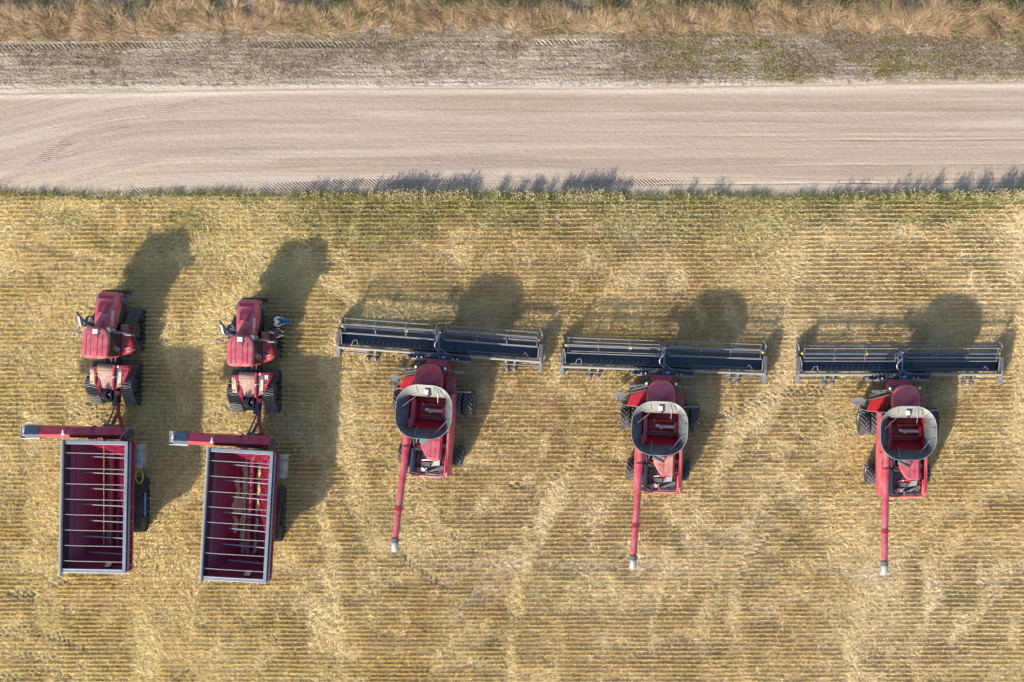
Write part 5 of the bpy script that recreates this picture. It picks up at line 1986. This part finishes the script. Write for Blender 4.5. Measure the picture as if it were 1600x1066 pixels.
    for x in (-0.78, -0.70, 0.34, 0.42):
        dz = 0.0 if -0.75 < x < 0.4 else 0.05
        rings.append([(x, y, z - dz) for y, z in ((-0.55, 1.35), (-0.55, 1.70), (-0.68, 1.86), (-0.95, 1.92), (-1.25, 1.78), (-1.7, 1.7), (-2.2, 1.66), (-2.28, 1.35))])
    m.loft(rings)
    m.build('fuel_tank', 'tan_dust', root, smooth=True)
    m = MB()
    m.bx(0.42, 0.56, -2.25, -0.55, 1.3, 2.06)
    m.hexa([(0.42, -0.75, 1.3), (1.42, -0.75, 1.3), (1.42, -0.55, 1.3), (0.42, -0.55, 1.3), (0.42, -0.75, 2.0), (1.42, -0.75, 1.92), (1.42, -0.55, 1.86), (0.42, -0.55, 2.0)])
    m.prism([(0.42, -2.25), (1.02, -2.0), (1.18, -1.6), (1.5, -0.75), (0.42, -0.75)], 'z', 1.45, 1.86)
    m.prism([(0.42, -2.25), (0.85, -2.4), (0.62, -2.7), (0.45, -2.55)], 'z', 1.35, 1.7)
    bxr = m.build('rear_guard', 'red', root, bevel=0.025)
    m = MB()
    m.prism([(0.60, -2.02), (0.98, -2.0), (1.0, -0.82), (0.60, -0.8)], 'z', 1.86, 1.90)
    gp_ = m.build('guard_top', 'grey', bxr)
    m = MB()
    m.prism([(0.70, -2.0), (0.97, -1.98), (0.98, -0.95), (0.80, -0.95)], 'z', 1.90, 1.92)
    m.build('dust_cake', 'cardboard', bxr)
    for x, y, z in ((0.78, -1.95, 1.93), (0.9, -1.95, 1.93), (-1.16, -1.88, 1.9), (-1.02, -1.88, 1.9)):
        m = MB()
        m.bar((x - 0.03, y, z), (x + 0.05, y + 0.12, z), 0.055, 0.02)
        m.build('vent_slot', 'black', root)
    for bxs in ((0.74, 0.80, -0.72, -0.58, 1.99, 2.02), (0.46, 0.53, -1.45, -1.38, 2.06, 2.10)):
        m = MB()
        m.bx(*bxs)
        m.build('marker_plate', 'white', root)
    m = MB()
    m.prism([(-1.26, -0.75), (-0.80, -0.75), (-0.80, -1.98), (-1.2, -1.95)], 'z', 1.45, 1.86)
    m.prism([(-0.80, -0.75), (-0.72, -0.75), (-0.45, -2.5), (-0.62, -2.65), (-0.80, -1.98)], 'z', 1.30, 1.74)
    bl = m.build('rear_guard', 'red', root, bevel=0.025)
    m = MB()
    m.prism([(-1.24, -0.9), (-0.98, -0.9), (-0.86, -1.93), (-1.18, -1.92)], 'z', 1.86, 1.885)
    m.build('dust_cake', 'cardboard', bl)
    m = MB()
    m.tube([(-1.45, -1.32, 2.08), (1.2, -1.36, 2.14)], 0.016, 6)
    m.bar((1.05, -1.36, 1.86), (1.05, -1.36, 2.13), 0.04, 0.04)
    m.bar((-1.2, -1.33, 1.86), (-1.2, -1.33, 2.09), 0.04, 0.04)
    m.build('lamp_rail', 'lgrey', root, smooth=True)
    m = MB()
    m.bx(-0.26, 0.26, -3.05, -2.3, 0.9, 1.4)
    m.tube([(-0.35, -2.3, 1.4), (-0.4, -2.7, 1.75), (-0.15, -3.0, 1.55)], 0.07, 8)
    m.tube([(0.1, -2.3, 1.45), (0.2, -2.6, 1.7), (0.05, -3.1, 1.3)], 0.06, 8)
    m.tube([(-0.1, -2.3, 1.5), (-0.18, -2.7, 1.8), (0.0, -3.1, 1.4)], 0.05, 8)
    m.bx(-0.12, 0.12, -3.5, -3.0, 0.55, 0.8)
    m.build('hitch', 'dgrey', root, smooth=True)
    m = MB()
    m.tube([(-0.3, -2.5, 1.55), (-0.42, -2.75, 1.65), (-0.34, -2.95, 1.5)], 0.05, 7)
    m.ball((0.12, -2.62, 1.72), 0.09, 8)
    m.build('coupler', 'lgrey', root, smooth=True)
    return root


tractor = make_tractor()
tractor2 = copy_tree(tractor)
tractor.location = (X(190), Y(557), 0)
tractor.rotation_euler = (0, 0, R(-3.0))
tag(tractor, 'red four-track tractor nearest the field corner, standing alone', 'tractor', 'red tracked tractors hitched to grain carts')
tractor2.location = (X(405.5), Y(569), 0)
tractor2.rotation_euler = (0, 0, R(-1.0))
tag(tractor2, 'red four-track tractor with two people sitting on its front track', 'tractor', 'red tracked tractors hitched to grain carts')
# a white card lies on the right rear guard of the second tractor
g2 = kids(tractor2, 'rear_guard')[0]
mb = MB()
mb.bx(1.08, 1.30, -1.05, -0.72, 1.925, 1.945)
pl = mb.build('notice_plate', 'white', g2)
mb = MB()
mb.bx(1.13, 1.22, -1.0, -0.83, 1.945, 1.955)
mb.build('notice_mark', 'blue_sticker', g2)
pl.location.z = 0


# ================================================================= grain cart
def make_cart():
    root = empty('grain_cart', (0, 0, 0))
    HX, HY, ZT, ZM, ZB = 2.17, 4.38, 3.62, 2.95, 1.05
    BX, BY0, BY1 = 0.42, -3.1, 3.2
    m = MB()
    def q(hx, y0, y1, z):
        return [(-hx, y0, z), (hx, y0, z), (hx, y1, z), (-hx, y1, z)]
    inn = [q(HX, -HY, HY, ZT), q(HX, -HY, HY, ZM), q(BX, BY0, BY1, ZB)]
    m.loft(inn, caps=False)
    m.add(q(BX, BY0, BY1, ZB), [(0, 1, 2, 3)])
    t = 0.05
    outr = [q(HX + t, -HY - t, HY + t, ZT), q(HX + t, -HY - t, HY + t, ZM - 0.03), q(BX + 0.1, BY0 - 0.05, BY1 + 0.05, ZB - 0.08)]
    m.loft(outr, caps=False)
    m.add(outr[2], [(3, 2, 1, 0)])
    m.add(inn[0] + outr[0], [(0, 1, 5, 4), (1, 2, 6, 5), (2, 3, 7, 6), (3, 0, 4, 7)])
    box = m.build('hopper', 'red_inner', root, recalc=False)
    # seams of the sheet-metal slopes
    m = MB()
    for k in (0.28, 0.55, 0.82):
        x = BX + (HX - BX) * k
        z = ZB + (ZM - ZB) * k
        for s in (-1, 1):
            y0 = BY0 + (-HY - BY0) * k
            y1 = BY1 + (HY - BY1) * k
            m.bar((s * (x - 0.012), y0, z + 0.012), (s * (x - 0.012), y1, z + 0.012), 0.02, 0.02)
    m.build('sheet_seam', 'red', box)
    # outer ribs
    m = MB()
    for s in (-1, 1):
        for k in range(9):
            y = -4.0 + k
            m.bar((s * (HX + 0.09), y, ZT - 0.1), (s * (HX + 0.09), y, ZM), 0.08, 0.07, (0, 1, 0))
        m.bx(s * (HX + 0.10) - 0.05, s * (HX + 0.10) + 0.05, -HY, HY, ZM - 0.06, ZM + 0.04)
    m.build('rib', 'red', box)
    # rim
    m = MB()
    m.bx(-HX - 0.02, HX + 0.02, HY - 0.16, HY + 0.10, ZT, ZT + 0.07)
    m.build('front_rim', 'galv', box, bevel=0.02)
    m = MB()
    m.bx(-HX - 0.02, HX + 0.02, -HY - 0.10, -HY + 0.10, ZT, ZT + 0.07)
    m.cyl((-HX, -HY + 0.14, ZT + 0.05), (HX, -HY + 0.14, ZT + 0.05), 0.05, n=8)
    m.build('rear_rim', 'galv', box, bevel=0.02)
    m = MB()
    m.bx(HX - 0.16, HX + 0.06, -HY - 0.1, HY + 0.1, ZT + 0.072, ZT + 0.13)
    m.build('right_rim', 'galv', box, bevel=0.02)
    m = MB()
    m.bx(HX + 0.07, HX + 0.20, -HY, HY, ZT - 0.16, ZT + 0.02)
    m.build('tarp_track', 'navy', box, bevel=0.02)
    m = MB()
    m.tube([(-HX - 0.02, -HY - 0.35, ZT + 0.10), (-HX - 0.02, -1.4, ZT + 0.13), (-HX - 0.02, 1.5, ZT + 0.12), (-HX - 0.02, HY + 0.12, ZT + 0.12)], 0.115, 10)
    m.build('tarp_roll', 'mgrey', root, smooth=True)
    m = MB()
    m.bx(-HX + 0.03, -HX + 0.08, -HY + 0.1, HY - 0.1, ZM - 0.3, ZT - 0.02)
    m.build('side_curtain', 'black', box)
    # roll bows across the top, struts lower down
    for k in range(8):
        y = 3.62 - 1.045 * k
        m = MB()
        m.tube([(-HX + 0.05, y, ZT - 0.02), (-0.9, y, ZT + 0.10), (0.7, y, ZT + 0.10), (HX - 0.05, y - 0.03, ZT - 0.02)], 0.027, 6)
        m.build('bow', 'mgrey', box, smooth=True)
    for k in range(7):
        y = 3.25 - 1.10 * k
        z = 2.62
        xl = -1.5 if k % 2 else -1.0
        m = MB()
        m.tube([(xl, y, z - 0.35), (HX - 0.25, y - 0.03, z + 0.1)], 0.045, 7)
        m.build('strut', 'galv', box, smooth=True)
    m = MB()
    m.cyl((0.05, -2.9, 2.35), (0.05, HY - 0.05, 2.62), 0.035, n=8)
    for k in range(4):
        m.bar((0.05, 3.0 - 1.8 * k, 2.5), (0.05, 3.0 - 1.8 * k, 1.2), 0.04, 0.04)
    m.build('centre_brace', 'bronze', box, smooth=True)
    # sump auger in the bottom
    m = MB()
    m.cyl((0, BY0, ZB + 0.2), (0, BY1 + 0.3, ZB + 0.3), 0.16, n=12)
    m.build('sump_auger', 'red', box, smooth=True)
    m = MB()
    m.hexa([(0.42, -4.20, 2.95), (0.80, -4.20, 2.95), (0.88, -3.88, 2.72), (0.50, -3.88, 2.72), (0.42, -4.18, 2.99), (0.80, -4.18, 2.99), (0.88, -3.86, 2.76), (0.50, -3.86, 2.76)])
    m.build('notice_card', 'cardboard', box)
    # ladder inside front right corner
    m = MB()
    for y in (3.3, 3.75):
        m.bar((1.2, y, 1.9), (2.1, y, 3.4), 0.05, 0.05)
    for k in range(5):
        t_ = k / 4.5
        m.bar((1.25 + 0.85 * t_, 3.3, 1.98 + 1.4 * t_), (1.25 + 0.85 * t_, 3.75, 1.98 + 1.4 * t_), 0.04, 0.04)
    m.build('inner_ladder', 'red_dusty', box)
    # chassis
    m = MB()
    for s in (-1, 1):
        m.bar((s * 0.75, -3.4, 0.95), (s * 0.75, 4.3, 0.95), 0.2, 0.3)
    m.bar((-1.9, -0.25, 0.75), (1.9, -0.25, 0.75), 0.35, 0.3)
    for y in (-3.2, 3.4):
        m.bar((-0.75, y, 0.95), (0.75, y, 0.95), 0.2, 0.25)
        for s in (-1, 1):
            m.bar((s * 0.75, y, 1.0), (s * 1.6, y, 2.1), 0.12, 0.12)
    m.build('chassis', 'red', root)
    circ = [(-1.32, 0.58, 0.58), (1.32, 0.58, 0.58), (0.0, 0.70, 0.62)]
    for s in (-1, 1):
        tr = make_track(root, 'track_unit', (s * 1.66, -0.25, 0.05), circ, [(-0.55, 0.24, 0.2), (0.0, 0.24, 0.2), (0.55, 0.24, 0.2)], 0.88, s, step=0.15)
        m = MB()
        m.bx(s * 0.42 - 0.035, s * 0.42 + 0.035, -0.75, 0.85, 0.62, 0.78)
        m.build('guide_frame', 'blue_sticker', tr)
    # tongue
    m = MB()
    hx, hy = 0.05, 6.75
    m.bar((-0.75, 4.2, 0.95), (hx - 0.06, hy - 0.7, 0.75), 0.16, 0.2)
    m.bar((0.75, 4.2, 0.95), (hx + 0.06, hy - 0.7, 0.75), 0.16, 0.2)
    m.bar((hx, hy - 0.85, 0.72), (hx, hy + 0.45, 0.68), 0.22, 0.14)
    m.bx(-0.35, 0.35, hy - 1.5, hy - 1.4, 0.75, 0.9)
    m.build('tongue', 'red', root)
    m = MB()
    m.tube([(hx - 0.02, hy + 0.3, 0.9), (hx - 0.22, hy - 0.4, 1.0), (-0.42, hy - 1.1, 1.1), (-0.75, 4.6, 1.3)], 0.035, 6)
    m.tube([(hx + 0.02, hy + 0.3, 0.9), (hx - 0.12, hy - 0.4, 1.1), (-0.3, hy - 1.1, 1.2), (-0.6, 4.6, 1.4)], 0.03, 6)
    m.cyl((hx - 0.15, hy - 1.0, 0.95), (hx - 0.45, 4.9, 1.2), 0.06, n=8)
    m.build('hose_bundle', 'navy', root, smooth=True)
    # unloading auger folded across the front
    y0, z0 = 4.98, 2.9
    x_in, x_hinge, x_out = 1.15, -0.75, -4.2
    m = MB()
    sec = [(0.42, -0.10), (0.36, 0.18), (-0.16, 0.40), (-0.42, 0.02), (-0.40, -0.22), (0.0, -0.42)]
    rings = [[(x, y0 + a * k, z0 + dz + b * k) for a, b in sec] for x, k, dz in ((x_in, 0.75, -0.25), (x_in - 0.2, 0.92, -0.2), (x_hinge, 0.95, -0.05), (x_out, 1.0, 0.15))]
    m.loft(rings)
    au = m.build('unloading_auger', 'red', root)
    m = MB()
    for x in (x_hinge, x_hinge + 0.12):
        m.loft([[(xx, y0 + a * 1.12, z0 - 0.04 + b * 1.12) for a, b in sec] for xx in (x - 0.03, x + 0.03)])
    m.cyl((x_hinge - 0.25, y0 - 0.42, z0 + 0.1), (x_hinge + 0.35, y0 - 0.42, z0 + 0.1), 0.06, n=8)
    m.cyl((x_hinge - 0.1, y0 + 0.48, z0 + 0.2), (x_hinge + 0.1, y0 + 0.48, z0 + 0.2), 0.07, n=8)
    m.build('hinge', 'red', au)
    m = MB()
    rings = [[(x, y0 + a * k, z0 + dz + b * k) for a, b in sec] for x, k, dz in ((x_out, 1.06, 0.15), (x_out - 0.95, 1.06, 0.17))]
    m.loft(rings)
    m.build('spout', 'navy', au)
    m = MB()
    xe = x_out - 0.95
    m.bx(xe - 0.42, xe, y0 - 0.50, y0 + 0.42, z0 - 0.35, z0 + 0.18)
    m.bx(xe - 0.42, x_out - 0.05, y0 - 0.52, y0 - 0.40, z0 - 0.4, z0 + 0.18)
    m.build('spout_lip', 'lgrey', au, bevel=0.02)
    m = MB()
    m.ball((xe - 0.05, y0 + 0.12, z0 + 0.2), 0.30, 10, (0.75, 1, 0.7))
    m.build('spout_cap', 'lgrey', au, smooth=True)
    m = MB()
    m.bx(xe - 0.38, xe - 0.34, y0 - 0.4, y0 + 0.3, z0 + 0.18, z0 + 0.2)
    m.bx(xe - 0.38, xe - 0.15, y0 - 0.42, y0 - 0.38, z0 + 0.18, z0 + 0.2)
    m.build('spout_bolt', 'black', au)
    m = MB()
    m.bx(-2.62, -2.42, y0 - 0.20, y0 - 0.08, z0 + 0.46, z0 + 0.52)
    m.bx(-2.56, -2.50, y0 - 0.08, y0 + 0.14, z0 + 0.46, z0 + 0.53)
    m.build('work_lamp', 'white', au)
    m = MB()
    m.bx(-0.2, 1.3, 4.45, 5.1, 0.9, 2.35)
    m.cyl((0.2, 5.05, 1.2), (0.1, 5.3, 2.5), 0.3, n=10)
    m.tube([(-0.3, 5.5, 1.4), (-0.1, 5.3, 2.4), (0.4, 5.2, 2.7)], 0.05, 6)
    m.build('auger_gearbox', 'navy', root, bevel=0.04)
    m = MB()
    m.tube([(1.25, 4.55, 2.9), (1.3, 4.9, 2.5), (1.25, 5.2, 1.6)], 0.04, 6)
    m.build('feed_pipe', 'lgrey', root, smooth=True)
    for k in range(10):
        x = -1.0 + 0.22 * k
        m = MB()
        m.bar((x, 4.5, ZT - 0.25), (x + 0.08, 4.56, ZT - 0.22), 0.05, 0.05)
        m.build('tarp_clip', 'lgrey', root)
    # equipment on the right-hand side
    m = MB()
    m.bx(HX + 0.16, HX + 0.55, 2.55, 4.15, 2.0, 2.75)
    tb = m.build('tool_box', 'lgrey', root, bevel=0.03)
    m = MB()
    m.bx(HX + 0.50, HX + 0.75, 2.70, 2.78, 2.1, 2.74)
    m.build('box_bracket', 'galv', tb)
    m = MB()
    m.bx(HX + 0.50, HX + 0.75, 3.75, 3.83, 2.1, 2.74)
    m.build('box_bracket', 'galv', tb)
    for y in (3.72, 2.98):
        m = MB()
        m.bx(HX + 0.14, HX + 0.58, y, y + 0.06, 2.74, 2.78)
        m.build('box_strap', 'galv', tb)
    m = MB()
    pts = []
    for k in range(25):
        a = 2 * PI * k / 24
        pts.append((HX + 0.20 + 0.30 * math.cos(a), 1.95 + 0.48 * math.sin(a), 2.3 + 0.1 * math.cos(a)))
    m.tube(pts, 0.032, 6)
    m.build('hose_ring', 'lime', root, smooth=True)
    return root


cart = make_cart()
cart2 = copy_tree(cart)
cart.location = (X(188.5), Y(780), 0)
cart.rotation_euler = (0, 0, R(-1.1))
tag(cart, 'empty red grain cart with a lime hose ring on its side', 'grain cart', 'red grain carts behind the tractors')
cart2.location = (X(401.5), Y(793), 0)
cart2.rotation_euler = (0, 0, R(-3.2))
tag(cart2, 'red grain cart with patches of tan grain left in its hopper', 'grain cart', 'red grain carts behind the tractors')
# second cart: grain left on the slopes, other fittings
h2 = child(cart2, 'hopper')


def slope_patch(x0, x1, y0, y1, n=7):
    """thin irregular sheet of grain lying on the hopper slope"""
    m = MB()
    rings = []
    for i in range(n + 1):
        t = i / n
        y = y0 + (y1 - y0) * t
        taper = 0.45 + 0.55 * math.sin(PI * min(1, max(0, 0.1 + 0.8 * t)))
        xa = x0 + 0.06 * random.uniform(-1, 1)
        xb = xa + (x1 - x0) * taper * random.uniform(0.85, 1.1)

        def z(x):
            k = max(0.0, (abs(x) - 0.42) / (2.17 - 0.42))
            return 1.05 + 1.9 * k
        rings.append([(xa, y, z(xa) + 0.012), (xb, y, z(xb) + 0.012), (xb, y, z(xb) + 0.035), (xa, y, z(xa) + 0.035)])
    m.loft(rings)
    return m


for (x0, x1, y0, y1) in ((-0.62, -0.30, 2.2, 3.4), (-0.95, -0.72, 1.0, 2.2), (-0.62, -0.28, 0.9, 2.3), (-1.05, -0.35, -0.2, 0.9), (-0.98, -0.72, -1.6, -0.4), (-0.62, -0.30, -1.1, -0.3),
                         (-0.60, -0.28, -2.2, -1.2), (-0.55, -0.35, -3.0, -2.3), (0.30, 0.62, 2.2, 3.2), (0.35, 0.66, 1.0, 2.0), (0.32, 0.60, -0.3, 0.8), (0.34, 0.62, -1.5, -0.5), (0.32, 0.60, -3.0, -2.0)):
    slope_patch(x0, x1, y0, y1).build('leftover_grain', 'wheat', h2)
child(cart2, 'unloading_auger').location.x += 0.42
child(cart, 'unloading_auger').location.x += 0.15
cb = child(cart2, 'hopper', 'centre_brace')
cb.data = cb.data.copy()
cb.data.materials[0] = M['navy']
for o in list(cart2.children):
    if o.name.split('.')[0] == 'hose_ring':
        bpy.data.objects.remove(o)
for tr in kids(cart2, 'track_unit'):
    for g in kids(tr, 'guide_frame'):
        g.data = g.data.copy()
        g.data.materials[0] = M['black']
# ================================================================= two people sitting on the shaded front track
def skin_mesh(name, verts, edges, radii, mat, parent=None, root=0, sub=1):
    me = bpy.data.meshes.new(name)
    me.from_pydata(verts, edges, [])
    o = bpy.data.objects.new(name, me)
    C.objects.link(o)
    me.materials.append(M[mat])
    if parent:
        o.parent = parent
    md = o.modifiers.new('skin', 'SKIN')
    md.use_smooth_shade = True
    for i, r in enumerate(radii):
        d = me.skin_vertices[0].data[i]
        d.radius = r if isinstance(r, tuple) else (r, r)
        d.use_root = (i == root)
    sb = o.modifiers.new('subsurf', 'SUBSURF')
    sb.levels = sub
    sb.render_levels = sub
    # fix the shape as real geometry
    dg = bpy.context.evaluated_depsgraph_get()
    nm = bpy.data.meshes.new_from_object(o.evaluated_get(dg))
    o.modifiers.clear()
    o.data = nm
    return o


class Skel:
    def __init__(self):
        self.v, self.e, self.r = [], [], []

    def pt(self, p, r, link=None):
        self.v.append(tuple(p))
        self.r.append(r)
        i = len(self.v) - 1
        if link is not None:
            self.e.append((link, i))
        return i

    def chain(self, start, pts):
        for p, r in pts:
            start = self.pt(p, r, start)
        return start


def hand(sk, wrist, d, palm_n):
    """palm, four fingers of different length and a thumb; wrist = index, d = direction of the fingers"""
    W = Vector(sk.v[wrist])
    d = Vector(d).normalized()
    s = d.cross(Vector(palm_n)).normalized()
    dn = Vector(palm_n).normalized()
    pc = sk.pt(W + d * 0.05, (0.034, 0.018), wrist)
    for k, (off, ln) in enumerate(((-0.030, 0.070), (-0.010, 0.080), (0.010, 0.074), (0.030, 0.058))):
        b = W + d * 0.095 + s * off
        i = sk.pt(b, 0.010, pc)
        i = sk.pt(b + d * ln * 0.5 + dn * 0.008, 0.0088, i)
        sk.pt(b + d * ln * 0.85 + dn * 0.030, 0.008, i)
    t = W + d * 0.035 - s * 0.045
    i = sk.pt(t, 0.012, pc)
    sk.pt(t + d * 0.04 - s * 0.018 + dn * 0.012, 0.010, i)


def make_person(loc, rz, pose, shirt, trousers, hair, label, long_sleeve):
    """pose: joints in the person's own space, +x is the way the person faces"""
    root = empty('person', loc, rz)
    J = {k: Vector(v) for k, v in pose.items()}
    sk = Skel()
    pel = sk.pt(J['pelvis'], (0.13, 0.11))
    sp = sk.pt(J['pelvis'].lerp(J['chest'], 0.5), (0.135, 0.105), pel)
    ch = sk.pt(J['chest'], (0.165, 0.115), sp)
    nk = sk.pt(J['neck'], 0.058, ch)
    hd = J['head']
    up = (hd - J['neck']).normalized()
    f = Vector((1, 0, 0))
    f = (f - up * f.dot(up)).normalized()
    jaw = sk.pt(J['neck'] + up * 0.075 + f * 0.018, 0.066, nk)
    fa = sk.pt(hd, (0.078, 0.092), jaw)
    cr = sk.pt(hd + up * 0.075 - f * 0.008, (0.066, 0.078), fa)
    sk.pt(hd + f * 0.105 - up * 0.02, 0.014, fa)          # nose
    side = up.cross(f).normalized()
    sk.pt(hd + side * 0.083 - up * 0.01, 0.014, fa)       # ears
    sk.pt(hd - side * 0.083 - up * 0.01, 0.014, fa)
    for s, n in ((1, 'l'), (-1, 'r')):
        sh = sk.pt(J['sh_' + n], 0.062, ch)
        el = sk.chain(sh, [(J['sh_' + n].lerp(J['el_' + n], 0.5), 0.050), (J['el_' + n], 0.042)])
        wr = sk.chain(el, [(J['el_' + n].lerp(J['wr_' + n], 0.4), 0.042), (J['wr_' + n], 0.029)])
        d = (J['wr_' + n] - J['el_' + n])
        hand(sk, wr, d, Vector((0, 0, -1)))
        hp_ = sk.pt(J['hip_' + n], 0.095, pel)
        kn = sk.chain(hp_, [(J['hip_' + n].lerp(J['kn_' + n], 0.5), 0.080), (J['kn_' + n], 0.058)])
        an = sk.chain(kn, [(J['kn_' + n].lerp(J['an_' + n], 0.35), 0.057), (J['an_' + n], 0.038)])
        toe = J['an_' + n] + J['toe_' + n]
        sk.chain(an, [(J['an_' + n] + Vector((0.03, 0, -0.05)), 0.036), (toe, 0.030)])
    body = skin_mesh('body', sk.v, sk.e, sk.r, 'skin', root)
    # clothes
    c = Skel()
    a = c.pt(J['pelvis'] + (J['chest'] - J['pelvis']) * -0.02, (0.150, 0.128))
    b = c.pt(J['pelvis'].lerp(J['chest'], 0.5), (0.158, 0.128), a)
    cc = c.pt(J['chest'], (0.19, 0.138), b)
    c.pt(J['chest'].lerp(J['neck'], 0.72), 0.074, cc)
    for n in 'lr':
        s0 = c.pt(J['sh_' + n], 0.080, cc)
        m0 = J['sh_' + n].lerp(J['el_' + n], 0.5)
        s1 = c.pt(m0, 0.068, s0)
        if long_sleeve:
            s2 = c.pt(J['el_' + n], 0.058, s1)
            c.pt(J['el_' + n].lerp(J['wr_' + n], 0.85), 0.046, s2)
        else:
            c.pt(J['sh_' + n].lerp(J['el_' + n], 0.72), 0.062, s1)
    skin_mesh('shirt', c.v, c.e, c.r, shirt, root)
    t = Skel()
    p = t.pt(J['pelvis'], (0.152, 0.132))
    t.pt(J['pelvis'].lerp(J['chest'], 0.18), (0.150, 0.126), p)
    for n in 'lr':
        h = t.pt(J['hip_' + n], 0.112, p)
        t.chain(h, [(J['hip_' + n].lerp(J['kn_' + n], 0.5), 0.095), (J['kn_' + n], 0.075), (J['kn_' + n].lerp(J['an_' + n], 0.5), 0.066), (J['an_' + n] + (J['kn_' + n] - J['an_' + n]) * 0.12, 0.058)])
    skin_mesh('trousers', t.v, t.e, t.r, trousers, root)
    for n in 'lr':
        s = Skel()
        an = J['an_' + n]
        toe = J['toe_' + n]
        i = s.pt(an + Vector((0, 0, 0.06)), 0.052)
        i = s.pt(an + Vector((-0.01, 0, -0.02)), 0.054, i)
        i = s.pt(an + toe * 0.45 + Vector((0, 0, -0.025)), 0.048, i)
        s.pt(an + toe * 1.1, 0.040, i)
        skin_mesh('boot', s.v, s.e, s.r, 'leather', root)
    m = MB()
    hc = hd + up * 0.055 - f * 0.025
    m.ball(hc, 0.103, 12, (1.0, 0.86, 0.92))
    m.build('hair', hair, root, smooth=True)
    for s in (1, -1):
        m = MB()
        m.ball(hd + f * 0.088 + side * 0.032 * s + up * 0.018, 0.011, 7)
        m.build('eye', 'black', root, smooth=True)
    tag(root, label, 'person', 'people sitting on the tractor track')
    return root


# both sit on the right front track facing away from the tractor
px1, py1 = gp(438.5, 503.0, 0.9)
pose1 = dict(pelvis=(-0.10, 0, 0.16), chest=(-0.20, 0.0, 0.58), neck=(-0.19, 0, 0.80), head=(-0.15, 0.0, 0.99),
             sh_l=(-0.20, 0.20, 0.70), el_l=(-0.02, 0.32, 0.46), wr_l=(0.22, 0.24, 0.36), sh_r=(-0.20, -0.20, 0.70), el_r=(-0.04, -0.33, 0.46), wr_r=(0.20, -0.22, 0.36),
             hip_l=(-0.06, 0.10, 0.13), kn_l=(0.42, 0.10, 0.14), an_l=(0.66, 0.06, -0.30), hip_r=(-0.06, -0.10, 0.13), kn_r=(0.41, -0.13, 0.12), an_r=(0.60, -0.12, -0.32),
             toe_l=(0.15, 0.03, -0.05), toe_r=(0.15, -0.03, -0.05))
make_person((px1, py1, 0.86), R(6), pose1, 'shirt', 'jeans', 'hair', 'person in pale patterned shirt and blue jeans sitting on the tractor track', True)
px2, py2 = gp(435.5, 520.5, 1.2)
pose2 = dict(pelvis=(-0.06, 0, 0.16), chest=(-0.10, 0.0, 0.56), neck=(-0.15, 0, 0.78), head=(-0.24, 0.03, 0.95),
             sh_l=(-0.10, 0.20, 0.68), el_l=(0.06, 0.34, 0.46), wr_l=(0.27, 0.18, 0.34), sh_r=(-0.10, -0.20, 0.68), el_r=(0.04, -0.34, 0.46), wr_r=(0.26, -0.18, 0.34),
             hip_l=(-0.02, 0.10, 0.13), kn_l=(0.36, 0.13, 0.15), an_l=(0.44, 0.12, -0.28), hip_r=(-0.02, -0.10, 0.13), kn_r=(0.36, -0.13, 0.15), an_r=(0.45, -0.10, -0.28),
             toe_l=(0.15, 0.02, -0.05), toe_r=(0.15, -0.02, -0.05))
make_person((px2, py2, 1.16), R(-4), pose2, 'dshirt', 'dtrousers', 'hair_thin', 'person in dark shirt with bare forearms sitting higher on the tractor track', False)
# ================================================================= camera, sun and sky
cam = bpy.data.cameras.new('camera')
co = bpy.data.objects.new('camera', cam)
C.objects.link(co)
co.location = ((NX - 800.0) / S, 0.0, CAM_H)
co.rotation_euler = (0, 0, 0)
cam.sensor_fit = 'HORIZONTAL'
cam.sensor_width = 36.0
cam.lens = 36.0 * CAM_H * S / 1600.0
cam.shift_x = -(NX - 800.0) / 1600.0
cam.clip_start = 0.5
cam.clip_end = 9000
bpy.context.scene.camera = co

SUN = Vector((-0.98, -1.77, 1.0)).normalized()      # towards the sun
elev = math.asin(SUN.z)
sl = bpy.data.lights.new('sun', 'SUN')
sl.energy = 4.9
sl.angle = R(0.53)
sl.color = (1.0, 0.93, 0.82)
so = bpy.data.objects.new('sun', sl)
C.objects.link(so)
so.location = (-30, -50, 60)
so.rotation_euler = (-SUN).to_track_quat('-Z', 'Y').to_euler()

w = bpy.data.worlds.new('World')
bpy.context.scene.world = w
w.use_nodes = True
wn = w.node_tree.nodes
sky = wn.new('ShaderNodeTexSky')
sky.sky_type = 'NISHITA'
sky.sun_disc = False
sky.sun_elevation = elev
sky.sun_rotation = math.atan2(SUN.x, SUN.y) % (2 * PI)
sky.dust_density = 1.5
bg = wn['Background']
bg.inputs['Strength'].default_value = 0.135
w.node_tree.links.new(sky.outputs['Color'], bg.inputs['Color'])

sc = bpy.context.scene
sc.view_settings.view_transform = 'Standard'
sc.view_settings.look = 'None'
sc.view_settings.exposure = 0.9
sc.view_settings.gamma = 1.0
sc.cycles.max_bounces = 6
